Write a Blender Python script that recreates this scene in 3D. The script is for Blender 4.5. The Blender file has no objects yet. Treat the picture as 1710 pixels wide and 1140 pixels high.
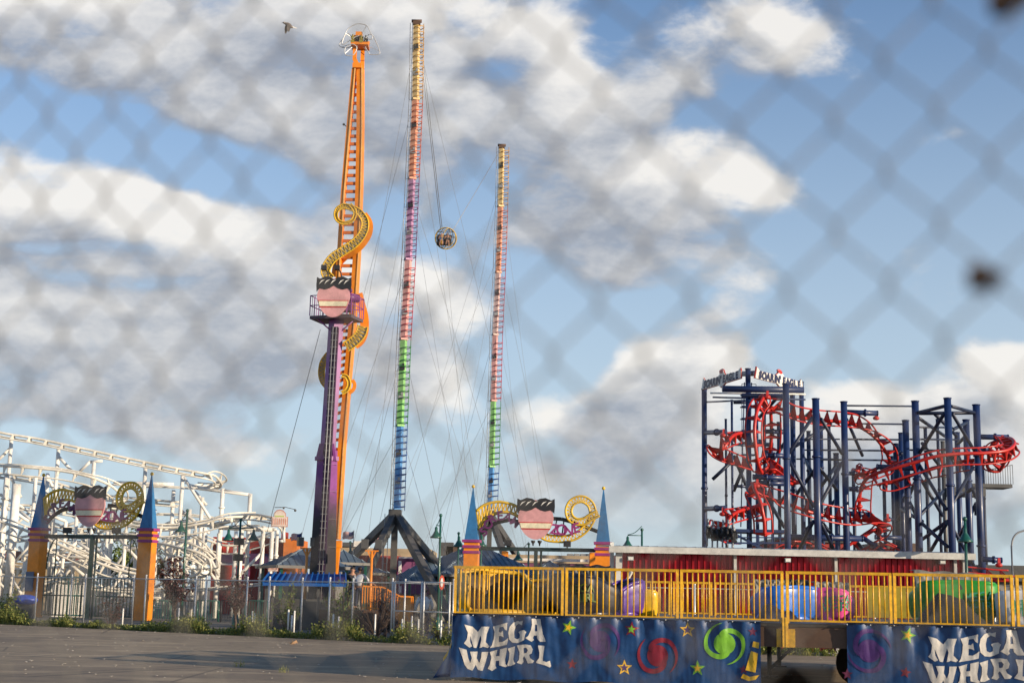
import bpy, math, random
from mathutils import Vector, Matrix, noise
random.seed(7)
S = bpy.context.scene
COL = S.collection
R = math.radians
# ---------------- camera ----------------
F = 2375.0
PITCH, ROLL = math.atan(422/2375), R(1.2)
cd = bpy.data.cameras.new('camera'); cam = bpy.data.objects.new('camera', cd); COL.objects.link(cam)
cd.lens = 50; cd.sensor_width = 36; cd.clip_start = 0.05; cd.clip_end = 6000
cd.dof.use_dof = True; cd.dof.focus_distance = 48; cd.dof.aperture_fstop = 2.9
CM = Matrix.Rotation(math.pi/2+PITCH, 3, 'X') @ Matrix.Rotation(ROLL, 3, 'Z')
CAMP = Vector((0, 0, 1.6))
cam.matrix_world = Matrix.Translation(CAMP) @ CM.to_4x4()
S.camera = cam
def ray(px, py): return CM @ Vector(((px-855)/F, (570-py)/F, -1))
def P(px, py, D):
    d = ray(px, py); return CAMP + d*(D/d.y)
def G(px, D):                       # ground point under pixel column px at distance D
    py = 992+(px-855)*0.0209+1.6*F/D
    p = P(px, py, D); p.z = 0; return p
def onplane(px, py, o, n):
    d = ray(px, py); return CAMP + d*((o-CAMP).dot(n)/d.dot(n))
# ---------------- light ----------------
SUN_EL, SUN_AZ = R(12), R(57)       # azimuth from -Y (behind the camera) towards +X
sd = Vector((math.sin(SUN_AZ)*math.cos(SUN_EL), -math.cos(SUN_AZ)*math.cos(SUN_EL), math.sin(SUN_EL)))
sl = bpy.data.lights.new('sun', 'SUN'); sl.energy = 4.8; sl.angle = R(0.5); sl.color = (1, .83, .62)
so = bpy.data.objects.new('sun', sl); COL.objects.link(so); so.rotation_euler = sd.to_track_quat('Z', 'Y').to_euler()
S.view_settings.view_transform = 'Standard'; S.view_settings.look = 'None'
S.view_settings.exposure = 0.36; S.view_settings.gamma = 1
# ---------------- sky with clouds ----------------
W = bpy.data.worlds.new('World'); S.world = W; W.use_nodes = True
nt = W.node_tree; nt.nodes.clear()
def N(t, ty, **kw):
    n = t.nodes.new(ty)
    for k, v in kw.items():
        if k[0] == 'i' and k[1:].isdigit(): n.inputs[int(k[1:])].default_value = v
        else: setattr(n, k, v)
    return n
def M(t, op, a, b=None, c=None, clamp=False):
    n = t.nodes.new('ShaderNodeMath'); n.operation = op; n.use_clamp = clamp
    for i, v in enumerate((a, b, c)):
        if v is None: continue
        if isinstance(v, (int, float)): n.inputs[i].default_value = v
        else: t.links.new(v, n.inputs[i])
    return n.outputs[0]
def VM(t, op, a, b=None):
    n = t.nodes.new('ShaderNodeVectorMath'); n.operation = op
    for i, v in enumerate((a, b)):
        if v is None: continue
        if isinstance(v, (tuple, Vector)): n.inputs[i].default_value = v
        else: t.links.new(v, n.inputs[i])
    return n.outputs['Value'] if op == 'LENGTH' else n.outputs[0]
def SM(t, v, a, b, o0=0.0, o1=1.0):
    n = t.nodes.new('ShaderNodeMapRange'); n.interpolation_type = 'SMOOTHSTEP'
    t.links.new(v, n.inputs[0])
    for i, x in enumerate((a, b, o0, o1)): n.inputs[i+1].default_value = x
    return n.outputs[0]
# cloud masses: centre and half size in pixels of the photo, turned into directions; weight
BL = [(40,40,200,110,.9),(230,60,220,120,.9),(430,70,200,150,1),(560,150,180,170,.95),(300,150,160,60,.6),
 (60,300,130,90,1),(190,370,170,100,1.05),(330,430,190,100,1),(480,480,150,120,.95),(90,430,240,80,.8),(60,520,220,80,.8),
 (300,560,260,90,.85),(120,650,230,70,.75),(300,700,220,50,.65),(480,640,120,60,.45),(500,300,80,60,.3),
 (690,30,150,90,.95),(840,40,130,90,1),(720,200,150,130,.85),(900,120,100,70,.6),(980,190,150,110,1.05),(1080,240,90,90,.85),(860,260,170,110,.9),(1000,330,140,70,.6),
 (1200,60,110,75,1.1),(1330,40,110,70,1.1),(1120,90,70,60,.45),(1200,255,80,45,1),(1265,300,70,42,1),
 (1050,390,130,75,.9),(940,400,110,60,.5),(1200,430,70,50,.4),(1200,490,60,30,.3),
 (740,490,130,70,.65),(620,420,80,110,.45),(860,540,80,50,.35),(720,620,110,70,.6),(640,560,90,60,.4),(700,700,90,40,.35),
 (1160,600,100,65,1),(1060,680,90,70,.95),(1130,690,110,90,.85),(940,700,85,32,.75),(1010,790,170,80,.9),(1100,830,150,45,.7),(900,820,60,30,.4),
 (1380,700,110,60,.95),(1480,690,110,50,.95),(1600,720,140,70,.95),(1690,610,60,35,.95),(1680,700,120,80,.8),(1420,800,240,80,.6),(1660,820,150,70,.5),
 (450,740,120,35,.3),(560,800,90,30,.25),(1580,225,60,14,.3),(395,672,35,22,.5),(1010,350,90,60,.6),(1130,330,60,40,.5),(1200,360,50,30,.4),(980,470,90,40,.45),(820,350,60,60,.4),(560,480,60,60,.4),(1150,150,60,40,.5),(1060,60,60,40,.5),(1290,470,60,20,.35),(1150,520,80,18,.4),(1330,560,60,10,.3)]
g = bpy.data.node_groups.new('cloud_density', 'ShaderNodeTree')
g.interface.new_socket('UV', in_out='INPUT', socket_type='NodeSocketVector')
g.interface.new_socket('D', in_out='OUTPUT', socket_type='NodeSocketFloat')
gi = g.nodes.new('NodeGroupInput'); go = g.nodes.new('NodeGroupOutput')
wn = N(g, 'ShaderNodeTexNoise'); wn.inputs['Scale'].default_value = 7; wn.inputs['Detail'].default_value = 4
g.links.new(gi.outputs[0], wn.inputs['Vector'])
wv = VM(g, 'MULTIPLY', VM(g, 'SUBTRACT', wn.outputs['Color'], (.5,.5,.5)), (.07,.045,0))
uvw = VM(g, 'ADD', gi.outputs[0], wv)
tot = None
BL += [(1000,360,90,60,.4),(730,480,120,60,.3),(720,640,130,60,.3),(250,640,200,50,.3),(150,690,160,30,.3),(560,560,80,60,.35),(840,700,60,40,.3),(1500,780,200,50,.35)]
for (cx, cy, rx, ry, w) in BL:
    if w < .75: w += .06
    d = ray(cx, cy); u, v = d.x/d.y, d.z/d.y
    k = .66*F
    q = VM(g, 'MULTIPLY', VM(g, 'SUBTRACT', uvw, (u, v, 0)), (k/rx, k/ry, 0))
    s = SM(g, VM(g, 'LENGTH', q), 0, 1.25, w, 0)
    tot = s if tot is None else M(g, 'ADD', tot, s)
tot = M(g, 'MINIMUM', tot, 1.1)
for (cx, cy, rx, ry, w) in [(40,150,80,50,.9),(150,200,110,50,1.0),(320,265,130,38,1.0),(450,300,110,50,.8),(640,350,50,90,.6),(820,125,60,40,.7),(1060,70,70,60,.55),(800,340,70,60,.8),(880,480,70,70,.6),(960,580,60,90,.6),
                            (420,690,170,35,.5),(60,720,90,25,.5),(560,640,60,60,.5),(830,620,60,90,.6),(1150,190,50,40,.6),(1100,500,60,25,.5),(660,520,40,40,.4),(230,480,160,14,.4),(1340,200,60,60,.6),(1280,600,60,40,.5),(120,420,130,14,.35)]:
    d = ray(cx, cy); q = VM(g, 'MULTIPLY', VM(g, 'SUBTRACT', uvw, (d.x/d.y, d.z/d.y, 0)), (.72*F/rx, .72*F/ry, 0))
    tot = M(g, 'SUBTRACT', tot, SM(g, VM(g, 'LENGTH', q), 0, 1.25, w, 0))
fn = N(g, 'ShaderNodeTexNoise'); fn.inputs['Scale'].default_value = 11; fn.inputs['Detail'].default_value = 10; fn.inputs['Roughness'].default_value = .60
g.links.new(VM(g, 'MULTIPLY', uvw, (1, 1.7, 1)), fn.inputs['Vector'])
fn2 = N(g, 'ShaderNodeTexNoise'); fn2.inputs['Scale'].default_value = 5; fn2.inputs['Detail'].default_value = 3
g.links.new(VM(g, 'ADD', gi.outputs[0], (3.1, 1.7, .4)), fn2.inputs['Vector'])
dd = M(g, 'MULTIPLY_ADD', M(g, 'SUBTRACT', fn.outputs[0], .5), 2.25, M(g, 'MULTIPLY_ADD', M(g, 'SUBTRACT', fn2.outputs[0], .5), .5, M(g, 'MULTIPLY_ADD', tot, 1.0, -.40)))
g.links.new(dd, go.inputs[0])
tc = N(nt, 'ShaderNodeTexCoord'); sx = N(nt, 'ShaderNodeSeparateXYZ'); nt.links.new(tc.outputs['Generated'], sx.inputs[0])
ya = M(nt, 'MAXIMUM', M(nt, 'ABSOLUTE', sx.outputs[1]), .12)
cx_ = N(nt, 'ShaderNodeCombineXYZ')
nt.links.new(M(nt, 'DIVIDE', sx.outputs[0], ya), cx_.inputs[0]); nt.links.new(M(nt, 'DIVIDE', sx.outputs[2], ya), cx_.inputs[1])
def dens(vec):
    n = nt.nodes.new('ShaderNodeGroup'); n.node_tree = g; nt.links.new(vec, n.inputs[0]); return n.outputs[0]
d0 = dens(cx_.outputs[0]); d1 = dens(VM(nt, 'ADD', cx_.outputs[0], (.012, .018, 0)))
alpha = SM(nt, d0, -.15, .62)
alpha = M(nt, 'MULTIPLY', alpha, SM(nt, sx.outputs[2], .015, .10))
alpha = M(nt, 'MULTIPLY', alpha, .90)
thick = SM(nt, d0, .1, 1.1)
d2 = dens(VM(nt, 'ADD', cx_.outputs[0], (.034, .040, 0)))
sh = M(nt, 'MULTIPLY_ADD', M(nt, 'SUBTRACT', d0, d1), .34, .36)
sh = M(nt, 'MULTIPLY_ADD', M(nt, 'SUBTRACT', d0, d2), .62, sh)
sh = M(nt, 'MULTIPLY_ADD', thick, -.12, sh, clamp=True)
cm = N(nt, 'ShaderNodeMix', data_type='RGBA'); nt.links.new(sh, cm.inputs[0])
cm.inputs[6].default_value = (.40, .44, .52, 1); cm.inputs[7].default_value = (1.10, 1.06, 1.0, 1)
sky = N(nt, 'ShaderNodeTexSky', sky_type='NISHITA'); sky.sun_disc = False
sky.sun_elevation = SUN_EL; sky.sun_rotation = math.pi-SUN_AZ
sky.altitude = 0; sky.air_density = .95; sky.dust_density = .1; sky.ozone_density = 4.2
hz = SM(nt, sx.outputs[2], .0, .50, .88, .05)
hm = N(nt, 'ShaderNodeMix', data_type='RGBA'); nt.links.new(hz, hm.inputs[0]); nt.links.new(sky.outputs[0], hm.inputs[6]); hm.inputs[7].default_value = (3.2, 3.75, 4.15, 1)
b1 = N(nt, 'ShaderNodeBackground'); nt.links.new(hm.outputs[2], b1.inputs[0]); b1.inputs[1].default_value = .14
b2 = N(nt, 'ShaderNodeBackground'); nt.links.new(cm.outputs[2], b2.inputs[0]); b2.inputs[1].default_value = .68
mx = N(nt, 'ShaderNodeMixShader'); nt.links.new(alpha, mx.inputs[0]); nt.links.new(b1.outputs[0], mx.inputs[1]); nt.links.new(b2.outputs[0], mx.inputs[2])
wo = N(nt, 'ShaderNodeOutputWorld'); nt.links.new(mx.outputs[0], wo.inputs[0])
# ---------------- materials ----------------
MATS = {}
def mat(name, c, rough=.5, metal=0, var=.12, scale=6, dirt=None, bump=0, coat=0, grad=None):
    if name in MATS: return MATS[name]
    m = bpy.data.materials.new(name); m.use_nodes = True; t = m.node_tree; b = t.nodes['Principled BSDF']
    tcn = t.nodes.new('ShaderNodeTexCoord')
    n1 = N(t, 'ShaderNodeTexNoise'); n1.inputs['Scale'].default_value = scale; n1.inputs['Detail'].default_value = 6; n1.inputs['Roughness'].default_value = .65
    t.links.new(tcn.outputs['Object'], n1.inputs['Vector'])
    r = t.nodes.new('ShaderNodeValToRGB'); t.links.new(n1.outputs[0], r.inputs[0])
    lo = tuple(max(0, x*(1-var*2)) for x in c); hi = tuple(min(1, x*(1+var)) for x in c)
    r.color_ramp.elements[0].position = .3; r.color_ramp.elements[0].color = (*lo, 1)
    r.color_ramp.elements[1].position = .7; r.color_ramp.elements[1].color = (*hi, 1)
    out = r.outputs[0]
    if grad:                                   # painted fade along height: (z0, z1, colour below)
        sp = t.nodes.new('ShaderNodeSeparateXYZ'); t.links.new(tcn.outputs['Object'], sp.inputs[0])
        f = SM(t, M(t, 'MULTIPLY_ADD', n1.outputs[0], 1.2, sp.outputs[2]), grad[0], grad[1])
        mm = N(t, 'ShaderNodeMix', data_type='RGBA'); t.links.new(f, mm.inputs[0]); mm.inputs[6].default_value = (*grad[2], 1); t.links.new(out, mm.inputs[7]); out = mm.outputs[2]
    if dirt:
        n2 = N(t, 'ShaderNodeTexNoise'); n2.inputs['Scale'].default_value = scale*.35; n2.inputs['Detail'].default_value = 8; n2.inputs['Roughness'].default_value = .7
        t.links.new(tcn.outputs['Object'], n2.inputs['Vector'])
        f = SM(t, n2.outputs[0], .48, .72, 0, dirt[1])
        mm = N(t, 'ShaderNodeMix', data_type='RGBA'); t.links.new(f, mm.inputs[0]); mm.inputs[7].default_value = (*dirt[0], 1); t.links.new(out, mm.inputs[6]); out = mm.outputs[2]
    t.links.new(out, b.inputs['Base Color'])
    b.inputs['Roughness'].default_value = rough; b.inputs['Metallic'].default_value = metal
    if coat: b.inputs['Coat Weight'].default_value = coat; b.inputs['Coat Roughness'].default_value = .15
    if bump:
        bp = t.nodes.new('ShaderNodeBump'); bp.inputs['Strength'].default_value = bump; bp.inputs['Distance'].default_value = .02
        t.links.new(n1.outputs[0], bp.inputs['Height']); t.links.new(bp.outputs[0], b.inputs['Normal'])
    MATS[name] = m; return m
DIRT = (.06, .045, .03)
YEL = mat('yellow_paint', (.78, .42, .012), .4, var=.18, dirt=((.40,.19,.03), .6), scale=14)
YELG = mat('gold_paint', (.75, .47, .03), .4, dirt=(DIRT, .3))
ORA = mat('orange_paint', (.85, .26, .01), .4, dirt=((.3,.1,.03), .35), scale=2)
PUR = mat('purple_paint', (.30, .08, .30), .4, dirt=((.1,.03,.1), .4), scale=2)
PURD = mat('dark_purple_paint', (.12, .02, .10), .45)
MAG = mat('magenta_paint', (.30, .035, .17), .45, scale=3)
BLU = mat('navy_steel_paint', (.010, .028, .105), .42, coat=.1, dirt=((.05,.06,.09), .4), scale=3)
BLUD = mat('dark_navy_steel', (.006, .014, .045), .5)
MESHW = mat('dull_fence_mesh', (.20,.20,.195), .6, metal=.1)
RED = mat('red_track_paint', (.50, .018, .01), .4, coat=.1, dirt=((.2,.02,.02), .45), scale=5)
SPI = mat('spire_blue_paint', (.03, .16, .36), .5, scale=4, dirt=((.05,.09,.14), .4))
WHT = mat('cream_white_paint', (.84, .81, .74), .5, dirt=((.5,.42,.3), .4), scale=4)
CREAM = mat('cream_rail_paint', (.80, .75, .64), .5, dirt=((.35,.27,.16), .4), scale=4)
BLK = mat('black_paint', (.02, .02, .022), .5)
DGR = mat('dark_grey_steel', (.095, .092, .088), .45, metal=.2, dirt=((.04,.035,.03), .5), scale=1.5)
GRY = mat('grey_steel', (.32, .32, .32), .45, metal=.3)
GALV = mat('galvanised_steel', (.66, .66, .65), .42, metal=.35, var=.18, scale=30)
WIRE = mat('fence_wire', (.18, .168, .15), .8, metal=0, var=.2, scale=30)
GRN = mat('dark_green_paint', (.01, .085, .06), .35, coat=.3)
VIN = mat('blue_vinyl', (.005, .045, .15), .42, var=.15, scale=5, dirt=((.012,.06,.16), .5), bump=.35)
LET = mat('white_vinyl_print', (.62, .58, .52), .5, var=.1, scale=8, dirt=((.45,.42,.38), .5))
TAR = mat('grey_tarpaulin', (.20, .185, .16), .5, var=.2, scale=2, dirt=((.08,.075,.065), .5), bump=.4)
TARK = mat('black_tarpaulin', (.016, .016, .018), .5, bump=.3)
RIB = mat('red_corrugated_steel', (.36, .015, .025), .30, metal=.75, var=.2, scale=2, dirt=((.05,.02,.02), .65))
GUT = mat('pale_grey_gutter', (.56, .55, .51), .45)
ROOF = mat('slate_blue_metal_roof', (.13, .18, .23), .32, metal=.35, dirt=((.05,.06,.08), .4))
CAN = mat('blue_canopy_steel', (.008, .10, .36), .4, coat=.1)
BRN = mat('rusty_brown_steel', (.10, .055, .032), .6, dirt=((.04,.025,.02), .6), scale=3)
TYR = mat('black_rubber', (.012, .012, .012), .8)
SKIN = mat('skin', (.42, .22, .14), .6)
WSH = mat('white_cloth', (.72, .71, .69), .8)
DSH = mat('dark_cloth', (.03, .03, .035), .85)
JEA = mat('navy_cloth', (.03, .04, .08), .85)
HAI = mat('dark_hair', (.02, .012, .008), .6)
PINKB = mat('pink_board_paint', (.66, .33, .33), .5, scale=3)
CRMB = mat('cream_board_paint', (.8, .72, .5), .5)
REDB = mat('red_board_paint', (.5, .04, .04), .5)
LIMEB = mat('lime_vinyl_print', (.17, .42, .03), .45)
PURV = mat('purple_vinyl_print', (.06, .02, .13), .45)
REDV = mat('red_vinyl_print', (.20, .010, .025), .45)
YELV = mat('yellow_vinyl_print', (.75, .44, .02), .45)
# ---------------- mesh builder ----------------
BASE = {}
class MB:
    def __init__(s): s.v = []; s.f = []; s.m = []; s.mi = 0; s.sm = []; s.smooth = False
    def add(s, vs, fs, smooth=None):
        o = len(s.v); s.v += [tuple(x) for x in vs]
        for f in fs: s.f.append([i+o for i in f]); s.m.append(s.mi); s.sm.append(s.smooth if smooth is None else smooth)
        return s
    def box(s, c, d, rz=0, taper=1):
        cs, sn = math.cos(rz), math.sin(rz); vs = []
        for z in (-1, 1):
            t = taper if z > 0 else 1
            for x, y in ((-1,-1),(1,-1),(1,1),(-1,1)):
                a, b = x*d[0]/2*t, y*d[1]/2*t
                vs.append((c[0]+a*cs-b*sn, c[1]+a*sn+b*cs, c[2]+z*d[2]/2))
        return s.add(vs, [(3,2,1,0),(4,5,6,7),(0,1,5,4),(1,2,6,5),(2,3,7,6),(3,0,4,7)])
    def tube(s, pts, r, n=8, closed=False, rot=None, smooth=True):
        pts = [Vector(p) for p in pts]; k = len(pts); vs = []; up = None
        if rot is None: rot = math.pi/4 if n == 4 else 0
        for i, p in enumerate(pts):
            a = pts[(i-1) % k] if (i or closed) else p; b = pts[(i+1) % k] if (i < k-1 or closed) else p
            d = (b-a); d = d.normalized() if d.length > 1e-9 else Vector((0,0,1))
            if up is None:
                up = Vector((0,1,0)) if abs(d.z) > .8 else Vector((0,0,1))
            x = d.cross(up)
            if x.length < 1e-6: x = d.orthogonal()
            x.normalize(); y = x.cross(d).normalized(); up = y
            rr = r[i] if isinstance(r, (list, tuple)) else r
            for j in range(n):
                an = rot+2*math.pi*j/n; vs.append(p+x*math.cos(an)*rr+y*math.sin(an)*rr)
        fs = []
        for i in range(k if closed else k-1):
            for j in range(n):
                a, b = i*n+j, i*n+(j+1) % n; c = ((i+1) % k)*n
                fs.append((a, b, c+(j+1) % n, c+j))
        s.add(vs, fs, smooth and n > 4)
        if not closed:
            o = len(s.v)-len(vs)
            s.f.append([o+j for j in range(n)][::-1]); s.m.append(s.mi); s.sm.append(False)
            s.f.append([o+(k-1)*n+j for j in range(n)]); s.m.append(s.mi); s.sm.append(False)
        return s
    def beam(s, a, b, w, h=None, rot=0):        # rectangular bar
        a, b = Vector(a), Vector(b); h = h or w; d = (b-a).normalized()
        up = Vector((0,1,0)) if abs(d.z) > .9 else Vector((0,0,1))
        x = d.cross(up).normalized(); y = x.cross(d)
        if rot: q = Matrix.Rotation(rot, 3, d); x = q @ x; y = q @ y
        vs = [p+x*sx_*w/2+y*sy_*h/2 for p in (a, b) for sx_, sy_ in ((-1,-1),(1,-1),(1,1),(-1,1))]
        return s.add(vs, [(3,2,1,0),(4,5,6,7),(0,1,5,4),(1,2,6,5),(2,3,7,6),(3,0,4,7)])
    def plate(s, pts, th):                      # world polygon, thickened along its normal
        pts = [Vector(p) for p in pts]; n = len(pts)
        nm = Vector((0,0,0))
        for i in range(n): nm += pts[i].cross(pts[(i+1) % n])
        nm.normalize(); vs = [p+nm*th/2 for p in pts]+[p-nm*th/2 for p in pts]
        return s.add(vs, [list(range(n)), list(range(2*n-1, n-1, -1))]+[(i, n+i, n+(i+1) % n, (i+1) % n) for i in range(n)])
    def sphere(s, c, r, nu=12, nv=8, sc=(1,1,1)):
        vs = []; fs = []
        for i in range(nv+1):
            th = math.pi*i/nv
            for j in range(nu):
                ph = 2*math.pi*j/nu
                vs.append((c[0]+r*sc[0]*math.sin(th)*math.cos(ph), c[1]+r*sc[1]*math.sin(th)*math.sin(ph), c[2]+r*sc[2]*math.cos(th)))
        for i in range(nv):
            for j in range(nu): fs.append((i*nu+j, (i+1)*nu+j, (i+1)*nu+(j+1) % nu, i*nu+(j+1) % nu))
        return s.add(vs, fs, True)
    def lathe(s, c, prof, n=16):
        vs = []; fs = []
        for r, z in prof:
            for j in range(n): a = 2*math.pi*j/n; vs.append((c[0]+r*math.cos(a), c[1]+r*math.sin(a), c[2]+z))
        for i in range(len(prof)-1):
            for j in range(n): fs.append((i*n+j, i*n+(j+1) % n, (i+1)*n+(j+1) % n, (i+1)*n+j))
        return s.add(vs, fs, True)
    def build(s, name, mats, parent=None, label=None, cat=None, group=None, kind=None, base=None):
        b = Vector(base) if base else (BASE[parent.name] if parent else Vector((0,0,0)))
        me = bpy.data.meshes.new(name); me.from_pydata([tuple(Vector(v)-b) for v in s.v], [], s.f)
        if not isinstance(mats, (list, tuple)): mats = [mats]
        for m in mats: me.materials.append(m)
        me.polygons.foreach_set('material_index', s.m); me.polygons.foreach_set('use_smooth', s.sm); me.update()
        o = bpy.data.objects.new(name, me); COL.objects.link(o)
        if parent: o.parent = parent; BASE[o.name] = BASE[parent.name]
        else: o.location = b; BASE[o.name] = b
        if label: o['label'] = label
        if cat: o['category'] = cat
        if group: o['group'] = group
        if kind: o['kind'] = kind
        return o
def thing(name, label, cat, loc=(0,0,0), group=None):
    o = bpy.data.objects.new(name, None); COL.objects.link(o); o.location = loc; o.empty_display_size = .2
    o['label'] = label; o['category'] = cat
    if group: o['group'] = group
    BASE[o.name] = Vector(loc); return o
def kids(o): return [c for c in bpy.data.objects if c.parent == o]
def dup(o, loc, rz=0, label=None, group=None, sc=1):
    def rec(s, p):
        c = s.copy(); COL.objects.link(c)
        if p: c.parent = p
        for k in kids(s): rec(k, c)
        return c
    c = rec(o, None); c.location = loc; c.rotation_euler = (0,0,rz); c.scale = (sc,sc,sc)
    if label: c['label'] = label
    if group: c['group'] = group
    BASE[c.name] = Vector(loc); return c
def spline(pts, k=8, closed=False):
    out = []; n = len(pts); pts = [Vector(p) for p in pts]
    for i in range(n if closed else n-1):
        g_ = (lambda j: pts[j % n]) if closed else (lambda j: pts[min(max(j, 0), n-1)])
        a, b, c, d = g_(i-1), g_(i), g_(i+1), g_(i+2)
        for j in range(k):
            t = j/k; out.append(.5*((2*b)+(c-a)*t+(2*a-5*b+4*c-d)*t*t+(3*b-a-3*c+d)*t**3))
    if not closed: out.append(pts[-1])
    return out
def text_mesh(s, offset=.012, extrude=.02, size=1):
    cu = bpy.data.curves.new('t', 'FONT'); cu.body = s; cu.size = size; cu.offset = offset; cu.extrude = extrude; cu.align_x = 'CENTER'; cu.align_y = 'CENTER'; cu.resolution_u = 3
    o = bpy.data.objects.new('t', cu); COL.objects.link(o)
    me = bpy.data.meshes.new_from_object(o.evaluated_get(bpy.context.evaluated_depsgraph_get()))
    vs = [v.co.copy() for v in me.vertices]; fs = [list(p.vertices) for p in me.polygons]
    bpy.data.objects.remove(o); bpy.data.meshes.remove(me); return vs, fs
def fill2d(loops, extrude=.002):
    cu = bpy.data.curves.new('c', 'CURVE'); cu.dimensions = '2D'; cu.fill_mode = 'BOTH'; cu.extrude = extrude
    for lp in loops:
        sp = cu.splines.new('POLY'); sp.points.add(len(lp)-1); sp.use_cyclic_u = True
        for i, (x, y) in enumerate(lp): sp.points[i].co = (x, y, 0, 1)
    o = bpy.data.objects.new('c', cu); COL.objects.link(o)
    me = bpy.data.meshes.new_from_object(o.evaluated_get(bpy.context.evaluated_depsgraph_get()))
    vs = [v.co.copy() for v in me.vertices]; fs = [list(p.vertices) for p in me.polygons]
    bpy.data.objects.remove(o); bpy.data.meshes.remove(me); return vs, fs
def skin(name, verts, edges, radii, m, parent, sub=2, label=None, cat=None, loc=None, rz=0, group=None):
    me = bpy.data.meshes.new(name); me.from_pydata(verts, edges, []); me.materials.append(m)
    o = bpy.data.objects.new(name, me); COL.objects.link(o); o.modifiers.new('skin', 'SKIN')
    for i, r in enumerate(radii):
        d = me.skin_vertices[0].data[i]; d.radius = r if isinstance(r, tuple) else (r, r); d.use_root = i == 0
    sb = o.modifiers.new('sub', 'SUBSURF'); sb.levels = sb.render_levels = sub
    if parent: o.parent = parent; BASE[o.name] = BASE[parent.name]
    else: o.location = loc or (0,0,0); o.rotation_euler = (0,0,rz); BASE[o.name] = Vector(o.location)
    if label: o['label'] = label; o['category'] = cat
    if group: o['group'] = group
    return o
# ---------------- ground ----------------
def ground_mat(name, c1, c2, c3, sc):
    m = bpy.data.materials.new(name); m.use_nodes = True; t = m.node_tree; b = t.nodes['Principled BSDF']
    tcn = t.nodes.new('ShaderNodeTexCoord'); ob = tcn.outputs['Object']
    def nz(s, d=6, st=(1,1,1)):
        n = N(t, 'ShaderNodeTexNoise'); n.inputs['Scale'].default_value = s; n.inputs['Detail'].default_value = d; n.inputs['Roughness'].default_value = .65
        t.links.new(VM(t, 'MULTIPLY', ob, st), n.inputs['Vector']); return n.outputs[0]
    big, fine, grit = nz(.13*sc, 7, (1, .5, 1)), nz(2*sc, 8), nz(28*sc, 4)
    def mixc(f, a, bc):
        n = N(t, 'ShaderNodeMix', data_type='RGBA'); t.links.new(f, n.inputs[0])
        for i, x in ((6, a), (7, bc)):
            if isinstance(x, tuple): n.inputs[i].default_value = (*x, 1)
            else: t.links.new(x, n.inputs[i])
        return n.outputs[2]
    c = mixc(SM(t, big, .35, .65), c1, c2)
    c = mixc(SM(t, nz(.45*sc, 8, (.5, 1.6, 1)), .5, .68, 0, .75), c, tuple(x*1.45 for x in c2))
    c = mixc(SM(t, fine, .5, .75, 0, .7), c, c3)
    c = mixc(SM(t, grit, .62, .75, 0, .6), c, tuple(min(1, x*2.2) for x in c2))
    c = mixc(SM(t, grit, .42, .25, 0, .5), c, tuple(x*.4 for x in c1))
    vo = N(t, 'ShaderNodeTexVoronoi', feature='DISTANCE_TO_EDGE'); vo.inputs['Scale'].default_value = .22*sc
    dv = VM(t, 'ADD', ob, VM(t, 'MULTIPLY', (lambda n: n)(N(t, 'ShaderNodeTexNoise', ) .outputs['Color']), (1.5,1.5,0)))
    t.links.new(dv, vo.inputs['Vector'])
    c = mixc(SM(t, vo.outputs[0], .0, .012, .6, 0), c, tuple(x*.3 for x in c1))
    t.links.new(c, b.inputs['Base Color']); b.inputs['Roughness'].default_value = .85
    bp = t.nodes.new('ShaderNodeBump'); bp.inputs['Strength'].default_value = .5; bp.inputs['Distance'].default_value = .01
    t.links.new(grit, bp.inputs['Height']); t.links.new(bp.outputs[0], b.inputs['Normal'])
    return m
ASP = ground_mat('worn_asphalt', (.18, .132, .085), (.34, .25, .15), (.10, .077, .055), 1)
DRT = ground_mat('dusty_concrete_and_soil', (.14, .12, .09), (.2, .17, .13), (.08, .07, .05), 2)
m = MB(); m.add([(-2500,-60,0),(2500,-60,0),(2500,5000,0),(-2500,5000,0)], [(0,1,2,3)])
m.build('ground', ASP, kind='structure')
FL = [(-30, 66.5), (-21.5, 60), (-2.03, 46), (9.1, 43.7), (30, 42.5)]   # far fence line in plan
m = MB(); vs = [(x, y-.5, .004) for x, y in FL]+[(60, 300, .004), (-120, 300, .004)]
m.add(vs, [list(range(len(vs)))]); m.build('ground', DRT, kind='structure')
m = MB()
for (x0, y0), (x1, y1) in zip(FL[:-1], FL[1:]): m.beam((x0, y0-.45, .035), (x1, y1-.45, .035), .16, .12)
m.build('kerb', mat('kerb_concrete', (.3,.28,.25), .8), kind='structure')
# ---------------- chain link ----------------
def chain(mb, o, dr, t0, t1, z0, z1, a, dz, r, n, pt=0, pz=0, hook=.0):
    o = Vector(o); dr = Vector(dr).normalized(); nr = Vector((-dr.y, dr.x, 0))
    i0 = math.floor((t0-pt)/a); i1 = math.ceil((t1-pt)/a); k0 = math.ceil((z0-pz)/dz); k1 = math.floor((z1-pz)/dz)
    for i in range(i0, i1):
        pts = []
        for k in range(k0, k1+1):
            side = (i+k) % 2; t = pt+(i+side)*a; off = (r if side else -r)
            p = o+dr*(t+(r*.6 if side else -r*.6))+nr*off; z = pz+k*dz
            if hook: pts += [(p.x, p.y, z-hook), (p.x, p.y, z+hook)]
            else: pts.append((p.x, p.y, z))
        mb.tube(pts, r, n)
TH = R(22); fd = Vector((math.cos(TH), -math.sin(TH), 0)); fo = Vector((0, 1.05, 0)); fn_ = Vector((math.sin(TH), math.cos(TH), 0))
q = onplane(1475, 102, fo, fn_); t_ = (q-fo).dot(fd)
nf = thing('chain_link_fence', 'out of focus galvanised chain link fence right in front of the viewer', 'fence', (0, 1.05, 0))
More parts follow.
